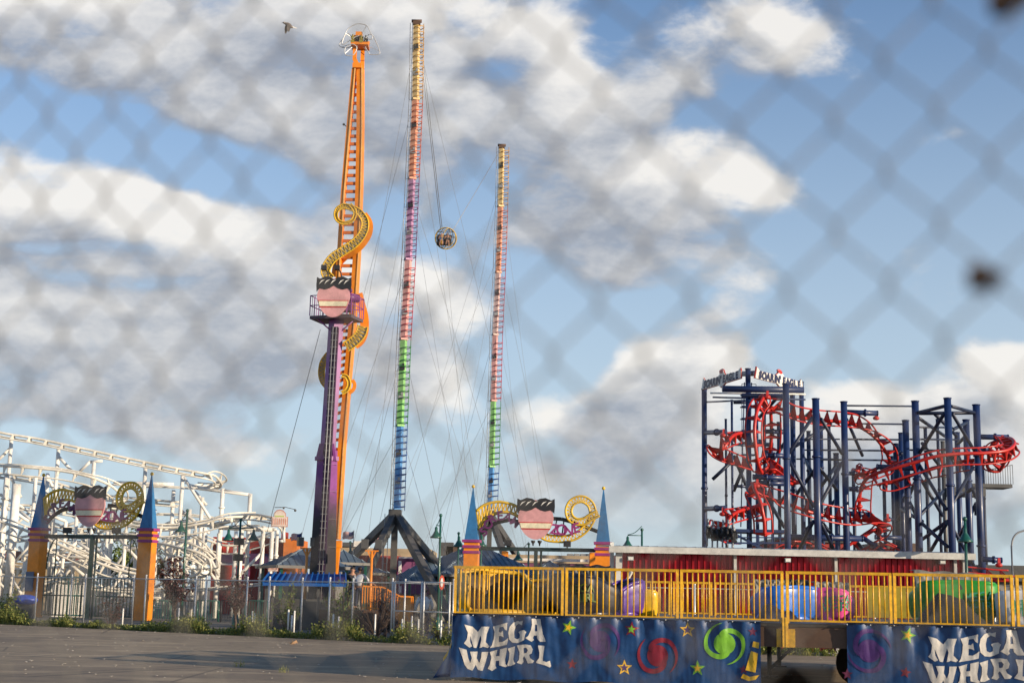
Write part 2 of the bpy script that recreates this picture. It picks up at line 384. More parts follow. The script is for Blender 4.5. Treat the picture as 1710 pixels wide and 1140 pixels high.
m = MB(); chain(m, fo, fd, -2.0, 2.2, .03, 2.38, .0347, .0402, .00122, 6, t_, q.z, .0035); m.build('wire_mesh', WIRE, nf)
for tt in (-2.0, 2.2):
    p = fo+fd*tt; m = MB(); m.tube([(p.x, p.y, 0), (p.x, p.y, 2.45)], .03, 12); m.build('post', GALV, nf)
a, b = fo+fd*-2.0, fo+fd*2.2
m = MB(); m.tube([(a.x, a.y, 2.4), (b.x, b.y, 2.4)], .022, 10); m.build('top_rail', GALV, nf)
LEAF = mat('dry_leaf', (.05, .025, .012), .8)
for (px, py, s, lb) in ((1643, 466, .013, 'small dry brown leaf caught in the near fence at mid height on the right'), (1686, 2, .017, 'dry brown leaf caught in the near fence at the top right corner')):
    c = onplane(px, py, fo, fn_)-fn_*.004; m = MB(); pts = []
    for j in range(11):
        an = j/11*2*math.pi; rr = s*(.55+.45*abs(math.cos(an*1.5))); pts.append(c+fd*math.cos(an)*rr*1.15+Vector((0,0,1))*math.sin(an)*rr*.8+fn_*math.sin(an*2)*.003)
    m.plate(pts, .002); m.tube([c, c+fd*.006+Vector((0,0,-s*1.3))], .0006, 5); m.build('dry_leaf', LEAF, None, lb, 'leaf', base=tuple(c))
# far fences
def fpt(px, back=0):
    d = ray(px, 1000); best = None
    for (x0, y0), (x1, y1) in zip(FL[:-1], FL[1:]):
        y0 += back; y1 += back; u = d.x/d.y
        # x = u*y ; line param
        den = (x1-x0)-u*(y1-y0); s_ = (u*y0-x0)/den
        if -1e-6 <= s_ <= 1+1e-6: return Vector((x0+(x1-x0)*s_, y0+(y1-y0)*s_, 0))
    return best
def far_fence(label, pxs, back, h, ms=True):
    pts = [fpt(p, back) for p in pxs]; root = thing('chain_link_fence', label, 'fence', tuple(pts[0]))
    for p in pts:
        m = MB(); m.tube([p, p+Vector((0,0,h+.12))], .032, 8); m.sphere(p+Vector((0,0,h+.12)), .04, 8, 5); m.build('post', GALV, root)
    m = MB(); m.tube([p+Vector((0,0,h)) for p in pts], .015, 6); m.build('top_rail', GALV, root)
    m = MB()
    for a, b in zip(pts[:-1], pts[1:]):
        chain(m, a, b-a, 0, (b-a).length, .05, h, .042, .042, .0016, 3)
    m.build('wire_mesh', MESHW, root)
    return root
far_fence('long galvanised chain link fence behind the weeds left of the navy striped tower', [-45,60,141,242,344,449,550,655], 0, 1.9)
far_fence('dimmer second chain link fence standing just behind the front one', [20,118,222,326,412,504,589,676,760], 2.2, 1.9)
far_fence('chain link fence seen under the ride platform', [757,860,960,1060,1160,1260,1360,1460,1560,1660,1760], 0, 1.9)
for (a, b, lb) in ((659, 704, 'left leaf of the chain link gate right of the long fence'), (708, 751, 'right leaf of the chain link gate, next to the blue banner')):
    a, b = fpt(a), fpt(b); root = thing('fence_gate', lb, 'gate', tuple(a), 'chain link gate leaves')
    U = Vector((0,0,1)); m = MB()
    m.tube([a+U*.08, a+U*1.95], .03, 8); m.tube([b+U*.08, b+U*1.95], .03, 8)
    for z in (.1, 1.0, 1.93): m.tube([a+U*z, b+U*z], .022, 6)
    m.build('gate_frame', GALV, root)
    m = MB(); chain(m, a, b-a, 0, (b-a).length, .1, 1.9, .042, .042, .0016, 3); m.build('wire_mesh', MESHW, root)
# short bollard posts behind the weeds
for i, px in enumerate((423, 427, 483, 489, 493, 558, 567, 628, 673, 689, 700, 738, 300, 326, 207)):
    p = fpt(px, -.15 if i % 2 else .8); h = random.uniform(.7, 1.0)
    m = MB(); m.tube([p, p+Vector((0,0,h))], .03, 8); m.sphere(p+Vector((0,0,h)), .032, 8, 4)
    m.build('short_post', WHT if i % 3 else GALV, None, 'short pale pipe post low in the weeds by the far fence', 'post', 'short pipe posts in the weeds', base=tuple(p))
# ---------------- ride platform ----------------
# front edge line in plan
PA = Vector((P(757, 1022, 27.2).x, 27.2, 0)); PBx = P(1710, 1047, 24.9); PB = Vector((PBx.x, 24.9, 0))
pd = (PB-PA).normalized(); pn = Vector((-pd.y, pd.x, 0)); PL = (PB-PA).length+1.6     # pn points away from the viewer
def pl(px, py=1000):                                  # distance along the front edge under a pixel
    return (onplane(px, py, PA, pn)-PA).dot(pd)
def pw(s, z, d=0): return PA+pd*s+pn*d+Vector((0,0,z))
DZ = 1.2
plat = thing('ride_platform', 'raised amusement ride platform with yellow railings above two blue banners', 'ride', tuple(PA))
m = MB()
def pbox(mb, s0, s1, d0, d1, z0, z1):
    vs = [pw(s, z, d) for z in (z0, z1) for s, d in ((s0,d0),(s1,d0),(s1,d1),(s0,d1))]
    mb.add(vs, [(3,2,1,0),(4,5,6,7),(0,1,5,4),(1,2,6,5),(2,3,7,6),(3,0,4,7)])
pbox(m, 0, PL, .06, 10.6, DZ-.06, DZ); m.build('deck', mat('deck_plate', (.09,.075,.06), .5, metal=.3, dirt=((.03,.025,.02), .6)), plat)
m = MB()
pbox(m, 0, PL, .08, .2, DZ-.42, DZ-.063); pbox(m, 0, PL, 10.3, 10.42, DZ-.42, DZ-.063)
for i in range(6): pbox(m, .02+i*2.1, .14+i*2.1, .2, 10.3, DZ-.36, DZ-.07)
m.build('side_beam', BRN, plat)
for s in (.3, 3.2, 5.6, 7.6, 9.8):
    for d in (.5, 5, 9.8):
        m = MB(); m.tube([pw(s, 0, d), pw(s, DZ-.4, d)], .05, 8); m.box(pw(s, .02, d), (.3,.3,.04)); m.build('leg', DGR, plat)
m = MB(); m.beam(pw(pl(1276,1100), .3, 2.0), pw(pl(1335,1065), .9, 2.0), .06); m.build('brace', BLK, plat)
for s in (7.4, 8.4):
    m = MB(); c = pw(s, .42, 3); m.tube([c-pn*.14, c+pn*.14], .42, 24); m.mi = 1; m.tube([c-pn*.15, c+pn*.15], .2, 16); m.build('wheel', [TYR, GRY], plat)
RZ = 2.09
def rail_panel(s0, s1, base, top, d=0, nb=None, low=False, r=.014):
    m = MB()
    m.beam(pw(s0, base-(.45 if low else .02), d), pw(s0, top, d), .05); m.beam(pw(s1, base-.02, d), pw(s1, top, d), .05)
    m.beam(pw(s0-.025, top+.0, d), pw(s1+.025, top, d), .052, .05); m.beam(pw(s0+.025, base+.03, d), pw(s1-.025, base+.03, d), .035)
    n = nb or max(3, round((s1-s0)/.098))
    for k in range(1, n): s = s0+(s1-s0)*k/n; m.tube([pw(s, base+.03, d), pw(s, top-.02, d)], r, 6)
    return m
for (x0, x1) in ((760, 939), (946, 1131), (1138, 1306), (1315, 1487), (1494, 1690), (1699, 1890)):
    s0, s1 = pl(x0), pl(x1)
    m = rail_panel(s0, s1, DZ+.02, RZ, 0, round(s1-s0)*0+ (18 if x0 > 900 else 22))
    m.build('railing_panel', YEL, plat)
m = MB()
for x in (1308, 1313): s = pl(x); m.beam(pw(s, DZ-.42, -.01), pw(s, DZ+.1, -.01), .05)
pbox(m, pl(1316), pl(1327), -.02, .05, DZ-.42, DZ-.1); pbox(m, pl(1296), pl(1304), .03, .07, DZ-.42, DZ-.1); m.build('bracket', YEL, plat)
def sd_(px, D): x = (px-855)/F*D; v = Vector((x, D, 0))-PA; return v.dot(pd), v.dot(pn)
m = MB()
for k in range(14): m.tube([pw(0, DZ, .5+k*.35), pw(0, RZ-.02, .5+k*.35)], .014, 6)
m.beam(pw(0, RZ, 0), pw(0, RZ, 5.2), .05); m.beam(pw(0, DZ, 5.2), pw(0, RZ, 5.2), .05); m.build('railing_panel', YEL, plat)
for x0, x1 in ((1060, 1128), (1130, 1196), (1198, 1266), (1420, 1488), (1490, 1556)):
    s0, d0 = sd_(x0, 35); s1, d1 = sd_(x1, 35)
    m = rail_panel(s0, s1-.05, DZ+.02, 1.97, d0, 8); m.build('railing_panel', YEL, plat)
# ---------------- banners ----------------
def fold(s, t):          # t: 0 at the rope, 1 at the hem
    cell = s/.4; f = cell-round(cell)
    a = .05*math.exp(-t*4)*math.cos(f*2*math.pi)*-1
    b = .028*math.sin(s*3.1+math.sin(s*1.3)*2.0+t*.8)*min(1, t*1.5+.15)+.014*math.sin(s*7.9+1.3*math.sin(s*2.2)+t*2)*(t*.7+.25)
    c = .02*noise.noise(Vector((s*2.2, t*1.3, 0)))+.011*noise.noise(Vector((s*7, t*6, 4)))
    c += .010*noise.noise(Vector((s*13, t*2.2, 7)))+.035*abs(noise.noise(Vector((s*1.2+t*1.7, t*.8-s*.5, 9))))
    return -(a+b+c)-.04
TOPZ, BOTZ = 1.235, .06
def banner(name, lb, s0, s1, mirror_left=False):
    root = thing(name, lb, 'banner', tuple(pw(s0, 0)))
    m = MB(); nx, nz = int((s1-s0)*45), 44; vs = []; fs = []
    for j in range(nz+1):
        t = j/nz
        for i in range(nx+1):
            s = s0+(s1-s0)*i/nx; f = s/.4-round(s/.4)
            z = TOPZ-.03*(1-math.cos(f*2*math.pi))*.5*(1-t)**4-(TOPZ-BOTZ)*t+.02*t*math.sin(s*5)
            vs.append(pw(s, z, fold(s, t)))
    for j in range(nz):
        for i in range(nx): a = j*(nx+1)+i; fs.append((a, a+nx+1, a+nx+2, a+1))
    m.add(vs, fs, True); o = m.build('cloth', VIN, root); 
    m = MB(); m.tube([pw(s0, TOPZ-.01, -.05), pw(s1, TOPZ-.01, -.05)], .018, 6); m.build('hem_sleeve', mat('dark_hem', (.012,.03,.07), .6), root)
    k = math.ceil(s0/.4)
    while k*.4 < s1: m = MB(); m.sphere(pw(k*.4, TOPZ-.03, -.07), .012, 8, 5); m.build('grommet', GALV, root); k += 1
    return root
def on_banner(root, loops, ma, name, off=.008, label=None):
    vs, fs = fill2d(loops, 0)
    # subdivide long triangles so the print follows the folds
    tris = []
    for f in fs:
        for i in range(1, len(f)-1): tris.append([vs[f[0]], vs[f[i]], vs[f[i+1]]])
    for _ in range(8):
        out = []; ch = False
        for a, b, c in tris:
            L = [(b-a).length, (c-b).length, (a-c).length]; mxl = max(L)
            if mxl > .05:
                ch = True; i = L.index(mxl); p = [a, b, c]; p = p[i:]+p[:i]; mid = (p[0]+p[1])/2
                out += [[p[0], mid, p[2]], [mid, p[1], p[2]]]
            else: out.append([a, b, c])
        tris = out
        if not ch: break
    m = MB(); V = []; T = []
    for tr in tris:
        k = len(V)
        for v in tr:
            t = min(max((TOPZ-v.y)/(TOPZ-BOTZ), 0), 1); V.append(pw(v.x, v.y, fold(v.x, t)-off))
        n = (V[k+1]-V[k]).cross(V[k+2]-V[k])
        T.append((k, k+1, k+2) if n.dot(pn) < 0 else (k, k+2, k+1))
    m.add(V, T, False); return m.build(name, ma, root, label)
def bp(px, py):          # photo pixel -> banner plane (s, z)
    q = onplane(px, py, PA-pn*.05, pn); v = q-PA; return (v.dot(pd), q.z)
LT = [ ('M',[[(345,188),(400,205),(440,245),(470,205),(528,205),(508,260),(500,320),(528,352),(515,365),(480,355),(468,362),(455,365),(470,300),(462,270),(445,320),(430,365),(412,362),(395,310),(383,275),(385,320),(400,352),(380,362),(340,330),(345,322),(360,300),(368,250)]]),
 ('E',[[(552,205),(600,192),(665,175),(660,235),(645,225),(635,205),(605,210),(598,245),(615,250),(630,235),(635,285),(618,275),(600,275),(597,320),(625,320),(650,305),(668,290),(660,340),(610,352),(530,365),(545,345),(558,300),(565,245)]]),
 ('G',[[(780,160),(775,195),(745,182),(722,200),(712,245),(715,290),(735,300),(755,290),(757,265),(745,245),(762,235),(790,230),(808,245),(798,262),(790,305),(765,318),(735,328),(700,325),(675,300),(670,250),(680,205),(705,175),(740,162),(755,168)]]),
 ('A',[[(845,145),(912,148),(920,200),(930,260),(950,300),(953,318),(910,318),(888,295),(885,272),(862,272),(855,290),(862,305),(845,318),(800,290),(820,275),(840,230),(848,190)],[(870,190),(884,190),(888,240),(868,240)]]),
 ('W',[[(302,360),(360,378),(372,440),(385,480),(398,440),(385,392),(440,392),(432,440),(450,480),(465,440),(470,395),(518,395),(505,440),(488,500),(475,538),(440,528),(425,490),(410,520),(400,535),(365,520),(345,490),(330,430)]]),
 ('H',[[(530,395),(585,378),(575,428),(602,425),(605,375),(660,362),(655,400),(645,450),(648,485),(662,500),(650,510),(600,495),(600,460),(572,462),(570,500),(580,515),(545,538),(512,520),(530,490),(540,440)]]),
 ('I',[[(665,370),(720,352),(715,400),(708,450),(715,470),(725,482),(690,500),(665,500),(662,490),(675,450),(678,400)]]),
 ('R',[[(735,345),(800,338),(840,345),(855,375),(848,405),(828,415),(835,440),(850,450),(868,462),(855,478),(820,480),(800,440),(790,425),(780,440),(785,470),(770,488),(735,475),(750,455),(755,400)],[(785,365),(805,362),(818,380),(808,402),(788,405)]]),
 ('L',[[(895,345),(945,348),(938,400),(932,460),(960,470),(985,460),(993,500),(985,512),(950,495),(880,475),(885,465),(905,440),(908,400)]])]
def letters(root, shift=(0,0), k=1):
    for ch, loops in LT:
        on_banner(root, [[(shift[0]+k*(bp(700+x/4.5, 1000+y/4.5)[0]-LS[0]), shift[1]+k*(bp(700+x/4.5, 1000+y/4.5)[1]-LS[1])) for x, y in lp] for lp in loops], LET, 'letter')
def star(root, px, py, r, m1, m2=None, rot=0):
    c = bp(px, py); r = r*26.5/F
    def pts(rr): return [(c[0]+rr*(1 if i % 2 == 0 else .42)*math.sin(rot+i*math.pi/5), c[1]+rr*(1 if i % 2 == 0 else .42)*math.cos(rot+i*math.pi/5)) for i in range(10)]
    on_banner(root, [pts(r)], m1, 'star')
    if m2: on_banner(root, [pts(r*.55)], m2, 'star_centre', .014)
def swirl(root, px, py, r, ma, rot=0, sg=1):
    c = bp(px, py); r = r*26.5/F
    on_banner(root, [[(c[0]+r*.52*math.cos(i/28*2*math.pi), c[1]+r*.52*math.sin(i/28*2*math.pi)) for i in range(28)]], ma, 'swirl', .008)
    for k in (0, 1):
        out = []; inn = []
        for i in range(25):
            t = i/24; an = sg*(rot+k*math.pi+t*R(205)); ro = .50+.50*min(1, t*2.0)**.75; wdt = .34*(1-t)**.7*(1-.35*math.exp(-t*6))+.004
            ri = max(.34, ro-wdt)
            out.append((c[0]+r*ro*math.cos(an), c[1]+r*ro*math.sin(an))); inn.append((c[0]+r*ri*math.cos(an), c[1]+r*ri*math.sin(an)))
        on_banner(root, [out+inn[::-1]], ma, 'swirl_arm', .012)
b1_ = banner('vinyl_banner', 'blue vinyl banner with white lettering on the left and a green swirl on its right', .0, pl(1270))
LS = bp(776.7, 1041.8); letters(b1_, LS)
star(b1_, 950, 1047, 13, LIMEB, YELV, .3); star(b1_, 1055, 1050, 13, REDV, LIMEB, .1); star(b1_, 1043, 1114, 13, YELV, PURV); star(b1_, 956, 1108, 9, REDV)
star(b1_, 1148, 1051, 13, YELV, PURV); star(b1_, 1165, 1115, 13, LIMEB, YELV); star(b1_, 1257, 1054, 8, mat('dim_red_print', (.1,.01,.04), .5)); star(b1_, 1242, 1117, 8, MATS['dim_red_print'])
swirl(b1_, 1003, 1070, 33, PURV, R(200), -1); swirl(b1_, 1098, 1094, 33, REDV, R(210), -1); swirl(b1_, 1210, 1074, 33, LIMEB, R(60), -1)
for lp in ([(1258,1070),(1268,1072),(1267,1082),(1256,1079)], [(1254,1086),(1266,1090),(1262,1122),(1245,1118)], [(1241,1124),(1252,1129),(1268,1126),(1262,1134),(1250,1136),(1237,1131)]):
    on_banner(b1_, [[bp(*p) for p in lp]], YELV, 'yellow_stripe', .012)
b2_ = banner('vinyl_banner', 'blue vinyl banner with a purple swirl on its left and lettering cut off at right', pl(1413), PL)
L2 = bp(1549.6, 1061.4); letters(b2_, (L2[0], L2[1]), 1.02)
star(b2_, 1516, 1060, 13, LIMEB, YELV, .3); star(b2_, 1512, 1122, 9, REDV, None, .2); swirl(b2_, 1452, 1086, 34, PURV, R(150), -1); star(b2_, 1415, 1125, 9, MATS['dim_red_print'])
# loose side flap of the left banner
m = MB(); vs = []; fs = []
for j in range(15):
    t = j/14
    for i in range(13):
        u = i/12; s = -u*(.02+.42*t**1.6); d = -.05+fold(.0, t)*(1-u)*.3+.35*u+.05*math.sin(u*7+t*3)*t; vs.append(pw(s, TOPZ-.02-(TOPZ-.1+.06*u)*t-.1*u*(1-t), d))
for j in range(14):
    for i in range(12): a = j*13+i; fs.append((a, a+1, a+14, a+13))
m.add(vs, fs, True); fl_ = m.build('side_flap', VIN, b1_); fl_.modifiers.new('t', 'SOLIDIFY').thickness = .004
m = MB(); vs = []
for i in range(9):
    u = i/8; t = .42+.26*u; s = -u*(.02+.42*t**1.6); d = -.062+.35*u-.02; vs.append(pw(s, TOPZ-.02-(TOPZ-.1+.06*u)*t, d)); vs.append(pw(s, TOPZ-.02-(TOPZ-.1+.06*u)*(t+.06), d))
m.add(vs, [(2*i, 2*i+1, 2*i+3, 2*i+2) for i in range(8)], True); m.build('yellow_stripe', YELV, b1_)
# ---------------- ride cars on the platform ----------------
def tub(px, D, r, h, ma, face, label, inside=None, seat=None, text=None, arc=250, bulge=.08, tdir=None, z0=.08):
    x = (px-855)/F*D; c = Vector((x, D, DZ+z0)); face = R(face)   # face: direction of the opening, 0 = to the viewer, + = right
    root = thing('ride_car', label, 'ride car', tuple(c), 'tub cars on the ride platform')
    fdn = lambda an: Vector((math.sin(an), -math.cos(an), 0))
    n, nz = 40, 10
    def shell(mb, rr, flip=False, zt=1):
        vs = []; fs = []
        for j in range(nz+1):
            t = j/nz
            for i in range(n+1):
                q_ = -1+2*i/n; an = face+math.pi+R(arc/2)*q_; H = h*(.62+.38*math.cos(q_*math.pi/2)**.7)
                sq = (abs(math.cos(an-face))**5+abs(math.sin(an-face))**5)**(-.2); rad = rr*(.90+bulge*math.sin(t*math.pi)*.45+.08*t)*(.80+.20*(sq-1)/.15)*(.955 if t < .2 else 1.0)+(.012 if abs(t-.8) < .06 else 0); vs.append(c+fdn(an)*rad+Vector((0,0,H*t*zt)))
        for j in range(nz):
            for i in range(n): a = j*(n+1)+i; f = (a, a+1, a+n+2, a+n+1); fs.append(f if flip else f[::-1])
        mb.add(vs, fs, True); return vs
    m = MB(); vs = shell(m, r); o = m.build('shell', ma, root); sm_ = o.modifiers.new('t', 'SOLIDIFY'); sm_.thickness = .07; sm_.offset = -1
    m = MB(); m.tube(vs[-(n+1):], .04, 8); m.build('rim', ma, root)
    m = MB(); m.lathe(tuple(c+Vector((0,0,-.08))), [(0,0),(r*.9,0),(r*.95,.06),(r*.9,.12),(0,.13)], 28); m.build('base', ma if not inside else inside, root)
    # bench with scalloped back
    m = MB(); vs = []; fs = []; prof = [(.42,0),(.42,.36),(.46,.42),(.68,.44),(.74,.5),(.80,h*.92),(.86,h*.98),(.9,h*.8)]
    for i in range(25):
        q_ = -1+2*i/24; an = face+math.pi+R(arc/2-18)*q_; lobe = .03*abs(math.sin(q_*math.pi*1.5)); H = (.62+.38*math.cos(q_*math.pi/2)**.7)
        for (a, z) in prof: vs.append(c+fdn(an)*(a*r*(1-lobe))+Vector((0,0,z*H if z > .6 else z)))
    k = len(prof)
    for i in range(24):
        for j in range(k-1): a = i*k+j; fs.append((a, a+1, a+k+1, a+k))
    m.add(vs, fs, True); m.build('seat', seat or BLK, root)
    if text:
        for row, w in enumerate(('MEGA', 'WHIRL')):
            tv, tf = text_mesh(w, .004, 0, .2); rad = r*(.97+bulge*.4)+.06; zc = h*(.62 if row == 0 else .36); out = []
            for v in tv:
                an = tdir+v.x/rad; out.append(c+fdn(an)*((rad-.0)*(.80+.20*(((abs(math.cos(an-face))**5+abs(math.sin(an-face))**5)**(-.2))-1)/.15)+.03)+Vector((0,0,zc+v.y*1.1+.02*math.sin(v.x*9))))
            m = MB(); m.add(out, tf, False); m.build('lettering', text, root)
    return root
CY = mat('yellow_fibreglass', (.66,.38,.02), .5, dirt=((.16,.09,.03), .8), scale=7)
CYB = mat('bright_yellow_fibreglass', (.78,.46,.01), .25, coat=.1)
CBK = mat('black_fibreglass', (.012,.01,.014), .4, coat=.2); CPU = mat('violet_fibreglass', (.10,.03,.27), .4, coat=.15, dirt=((.04,.015,.1), .6))
CBL = mat('bright_blue_fibreglass', (.01,.14,.55), .4, coat=.15, dirt=((.01,.06,.25), .4)); CPK = mat('pink_fibreglass', (.85,.09,.34), .4, coat=.15, dirt=((.45,.03,.15), .5))
CGR = mat('green_fibreglass', (.02,.27,.02), .45, coat=.1, dirt=((.01,.12,.02), .3)); CWH = mat('white_fibreglass', (.74,.73,.70), .45, dirt=((.5,.47,.42), .4))
BRS = mat('worn_brown_seat', (.055,.035,.018), .6, dirt=((.2,.11,.02), .7), scale=8, bump=.5)
tub(838, 29.4, .78, .80, CY, 12, 'dirty yellow tub car opening towards the viewer behind the leftmost railing panel', seat=BRS, z0=.06)
tub(908, 30.4, .55, .68, CY, -25, 'smaller dirty yellow tub car just left of the black car', seat=BRS, z0=.03)
tub(985, 29.0, .62, .74, CBK, 130, 'black tub car with faint lettering behind the second railing panel', text=mat('dim_lime_print', (.08,.12,.02), .5), tdir=R(-12))
tub(1043, 30.2, .40, .68, CPU, -60, 'violet tub car squeezed between the black and the bright yellow car', seat=mat('grey_seat', (.05,.05,.07), .5))
tub(1078, 30.4, .30, .52, CYB, 180, 'small bright yellow rounded tub car end right of the violet car', z0=.02)
tub(1312, 28.8, .60, .58, CBL, 195, 'bright blue tub car with its rounded back to the viewer right of the banner end', seat=CBL)
tub(1391, 28.6, .37, .55, CPK, 150, 'pink tub car with small printed lettering beside the blue car', text=mat('teal_print', (.05,.35,.22), .4), tdir=R(-2))
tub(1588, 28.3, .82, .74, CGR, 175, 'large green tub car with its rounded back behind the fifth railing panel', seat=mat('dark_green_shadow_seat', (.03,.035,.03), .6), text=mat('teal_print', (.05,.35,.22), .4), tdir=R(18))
M_DK = mat('dark_grey_car_shade', (.022,.022,.02), .8, bump=.4)  # even dark tone for the shade shape before the green car
tub(1705, 27.4, .52, .56, CWH, 160, 'white tub car at the right edge of the photo', text=MATS['teal_print'], tdir=R(-14))
# dark mound added to stand for the shade low on the green car
def heap(pts, D, ma, lb):
    m = MB(); n = len(pts); vs = []; fs = []
    for i, (px, h) in enumerate(pts):
        x = (px-855)/F*D
        for j in range(9):
            t = j/8; vs.append((x+.03*noise.noise(Vector((i, j, 5))), D+.35*t*t+.05*noise.noise(Vector((i*.7, j*.9, 1))), DZ+h*(1-(1-t)**1.6)))
    for i in range(n-1):
        for j in range(8): a = i*9+j; fs.append((a, a+9, a+10, a+1))
    m.add(vs, fs, True); o = m.build('dark_mound', ma, None, lb, 'cover', base=(vs[len(vs)//2][0], D, DZ)); o.modifiers.new('t', 'SOLIDIFY').thickness = .01
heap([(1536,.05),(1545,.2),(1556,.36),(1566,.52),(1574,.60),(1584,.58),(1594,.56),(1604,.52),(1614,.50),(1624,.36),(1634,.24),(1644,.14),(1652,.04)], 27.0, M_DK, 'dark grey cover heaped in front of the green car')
heap([(1272,.05),(1282,.3),(1292,.34),(1302,.28),(1314,.2),(1326,.22),(1336,.1),(1342,.03)], 27.3, mat('deep_navy_mound', (.012,.018,.05), .6), 'dark navy cover low in front of the blue car')  # low dark navy mound in front of the blue car
# olive panels between the pink and green cars
m = MB()
for i in range(5):
    x0 = 1448+i*22; s0, d0 = sd_(x0, 30.5); s1, _ = sd_(x0+20, 30.5); pbox(m, s0, s1, d0, d0+.1, DZ+.08, DZ+.72)
m.build('panel_stack', mat('olive_yellow_paint', (.42,.32,.03), .5, dirt=(DIRT, .4)), None, 'olive yellow upright panels standing between the pink and the green car', 'panel', base=tuple(P(1490, 1000, 30.5)))
# tarpaulins
def tarp(x0, x1, D, z0, z1, ma, lb, slant=0, th=.35):
    m = MB(); vs = []; fs = []; nx = 44; nz = 16
    for j in range(nz+1):
        t = j/nz
        for i in range(nx+1):
            u = i/nx; x = ((x0+(x1-x0)*u)-855)/F*D
            cr = .07*noise.noise(Vector((u*7+t*2, t*2.5+u*3, x0)))+.05*noise.noise(Vector((u*16-t*5, t*3, 2)))
            tt = max(0, t-.12)/.88; y = D+(th*(.12-t)/.12 if t < .12 else 0)-tt*.12+cr*min(1, tt*5+.2)
            vs.append((x, y, z1-(z1-z0)*tt+slant*u+.02*math.sin(u*19)*(1-t)))
    for j in range(nz):
        for i in range(nx): a = j*(nx+1)+i; fs.append((a, a+nx+1, a+nx+2, a+1))
    m.add(vs, fs, True); o = m.build('tarpaulin', ma, None, lb, 'tarpaulin', 'tarpaulins draped behind the ride cars', base=((x0+x1)/2/F*D-855/F*D, D, z0)); o.modifiers.new('t', 'SOLIDIFY').thickness = .012
tarp(940, 1026, 31.5, DZ+.02, 2.27, TARK, 'black tarpaulin box above the black car, left of the red wall')
tarp(1024, 1056, 31.8, DZ+.1, 2.0, TAR, 'narrow grey tarpaulin behind the violet car', -.25)
tarp(1262, 1312, 31, DZ+.5, 2.02, TAR, 'crumpled pale grey tarpaulin above the left half of the blue car')
tarp(1305, 1352, 31.2, DZ+.3, 2.04, TARK, 'black tarpaulin above the right half of the blue car')
tarp(1360, 1418, 31, DZ+.3, 2.0, TAR, 'crumpled pale grey tarpaulin above the pink car')
tarp(1526, 1652, 31, DZ+.3, 2.30, TAR, 'large grey tarpaulin standing higher than the railing behind the green car', -.06)
tarp(1654, 1760, 30.5, DZ+.3, 2.0, TAR, 'grey tarpaulin folded behind the white car')
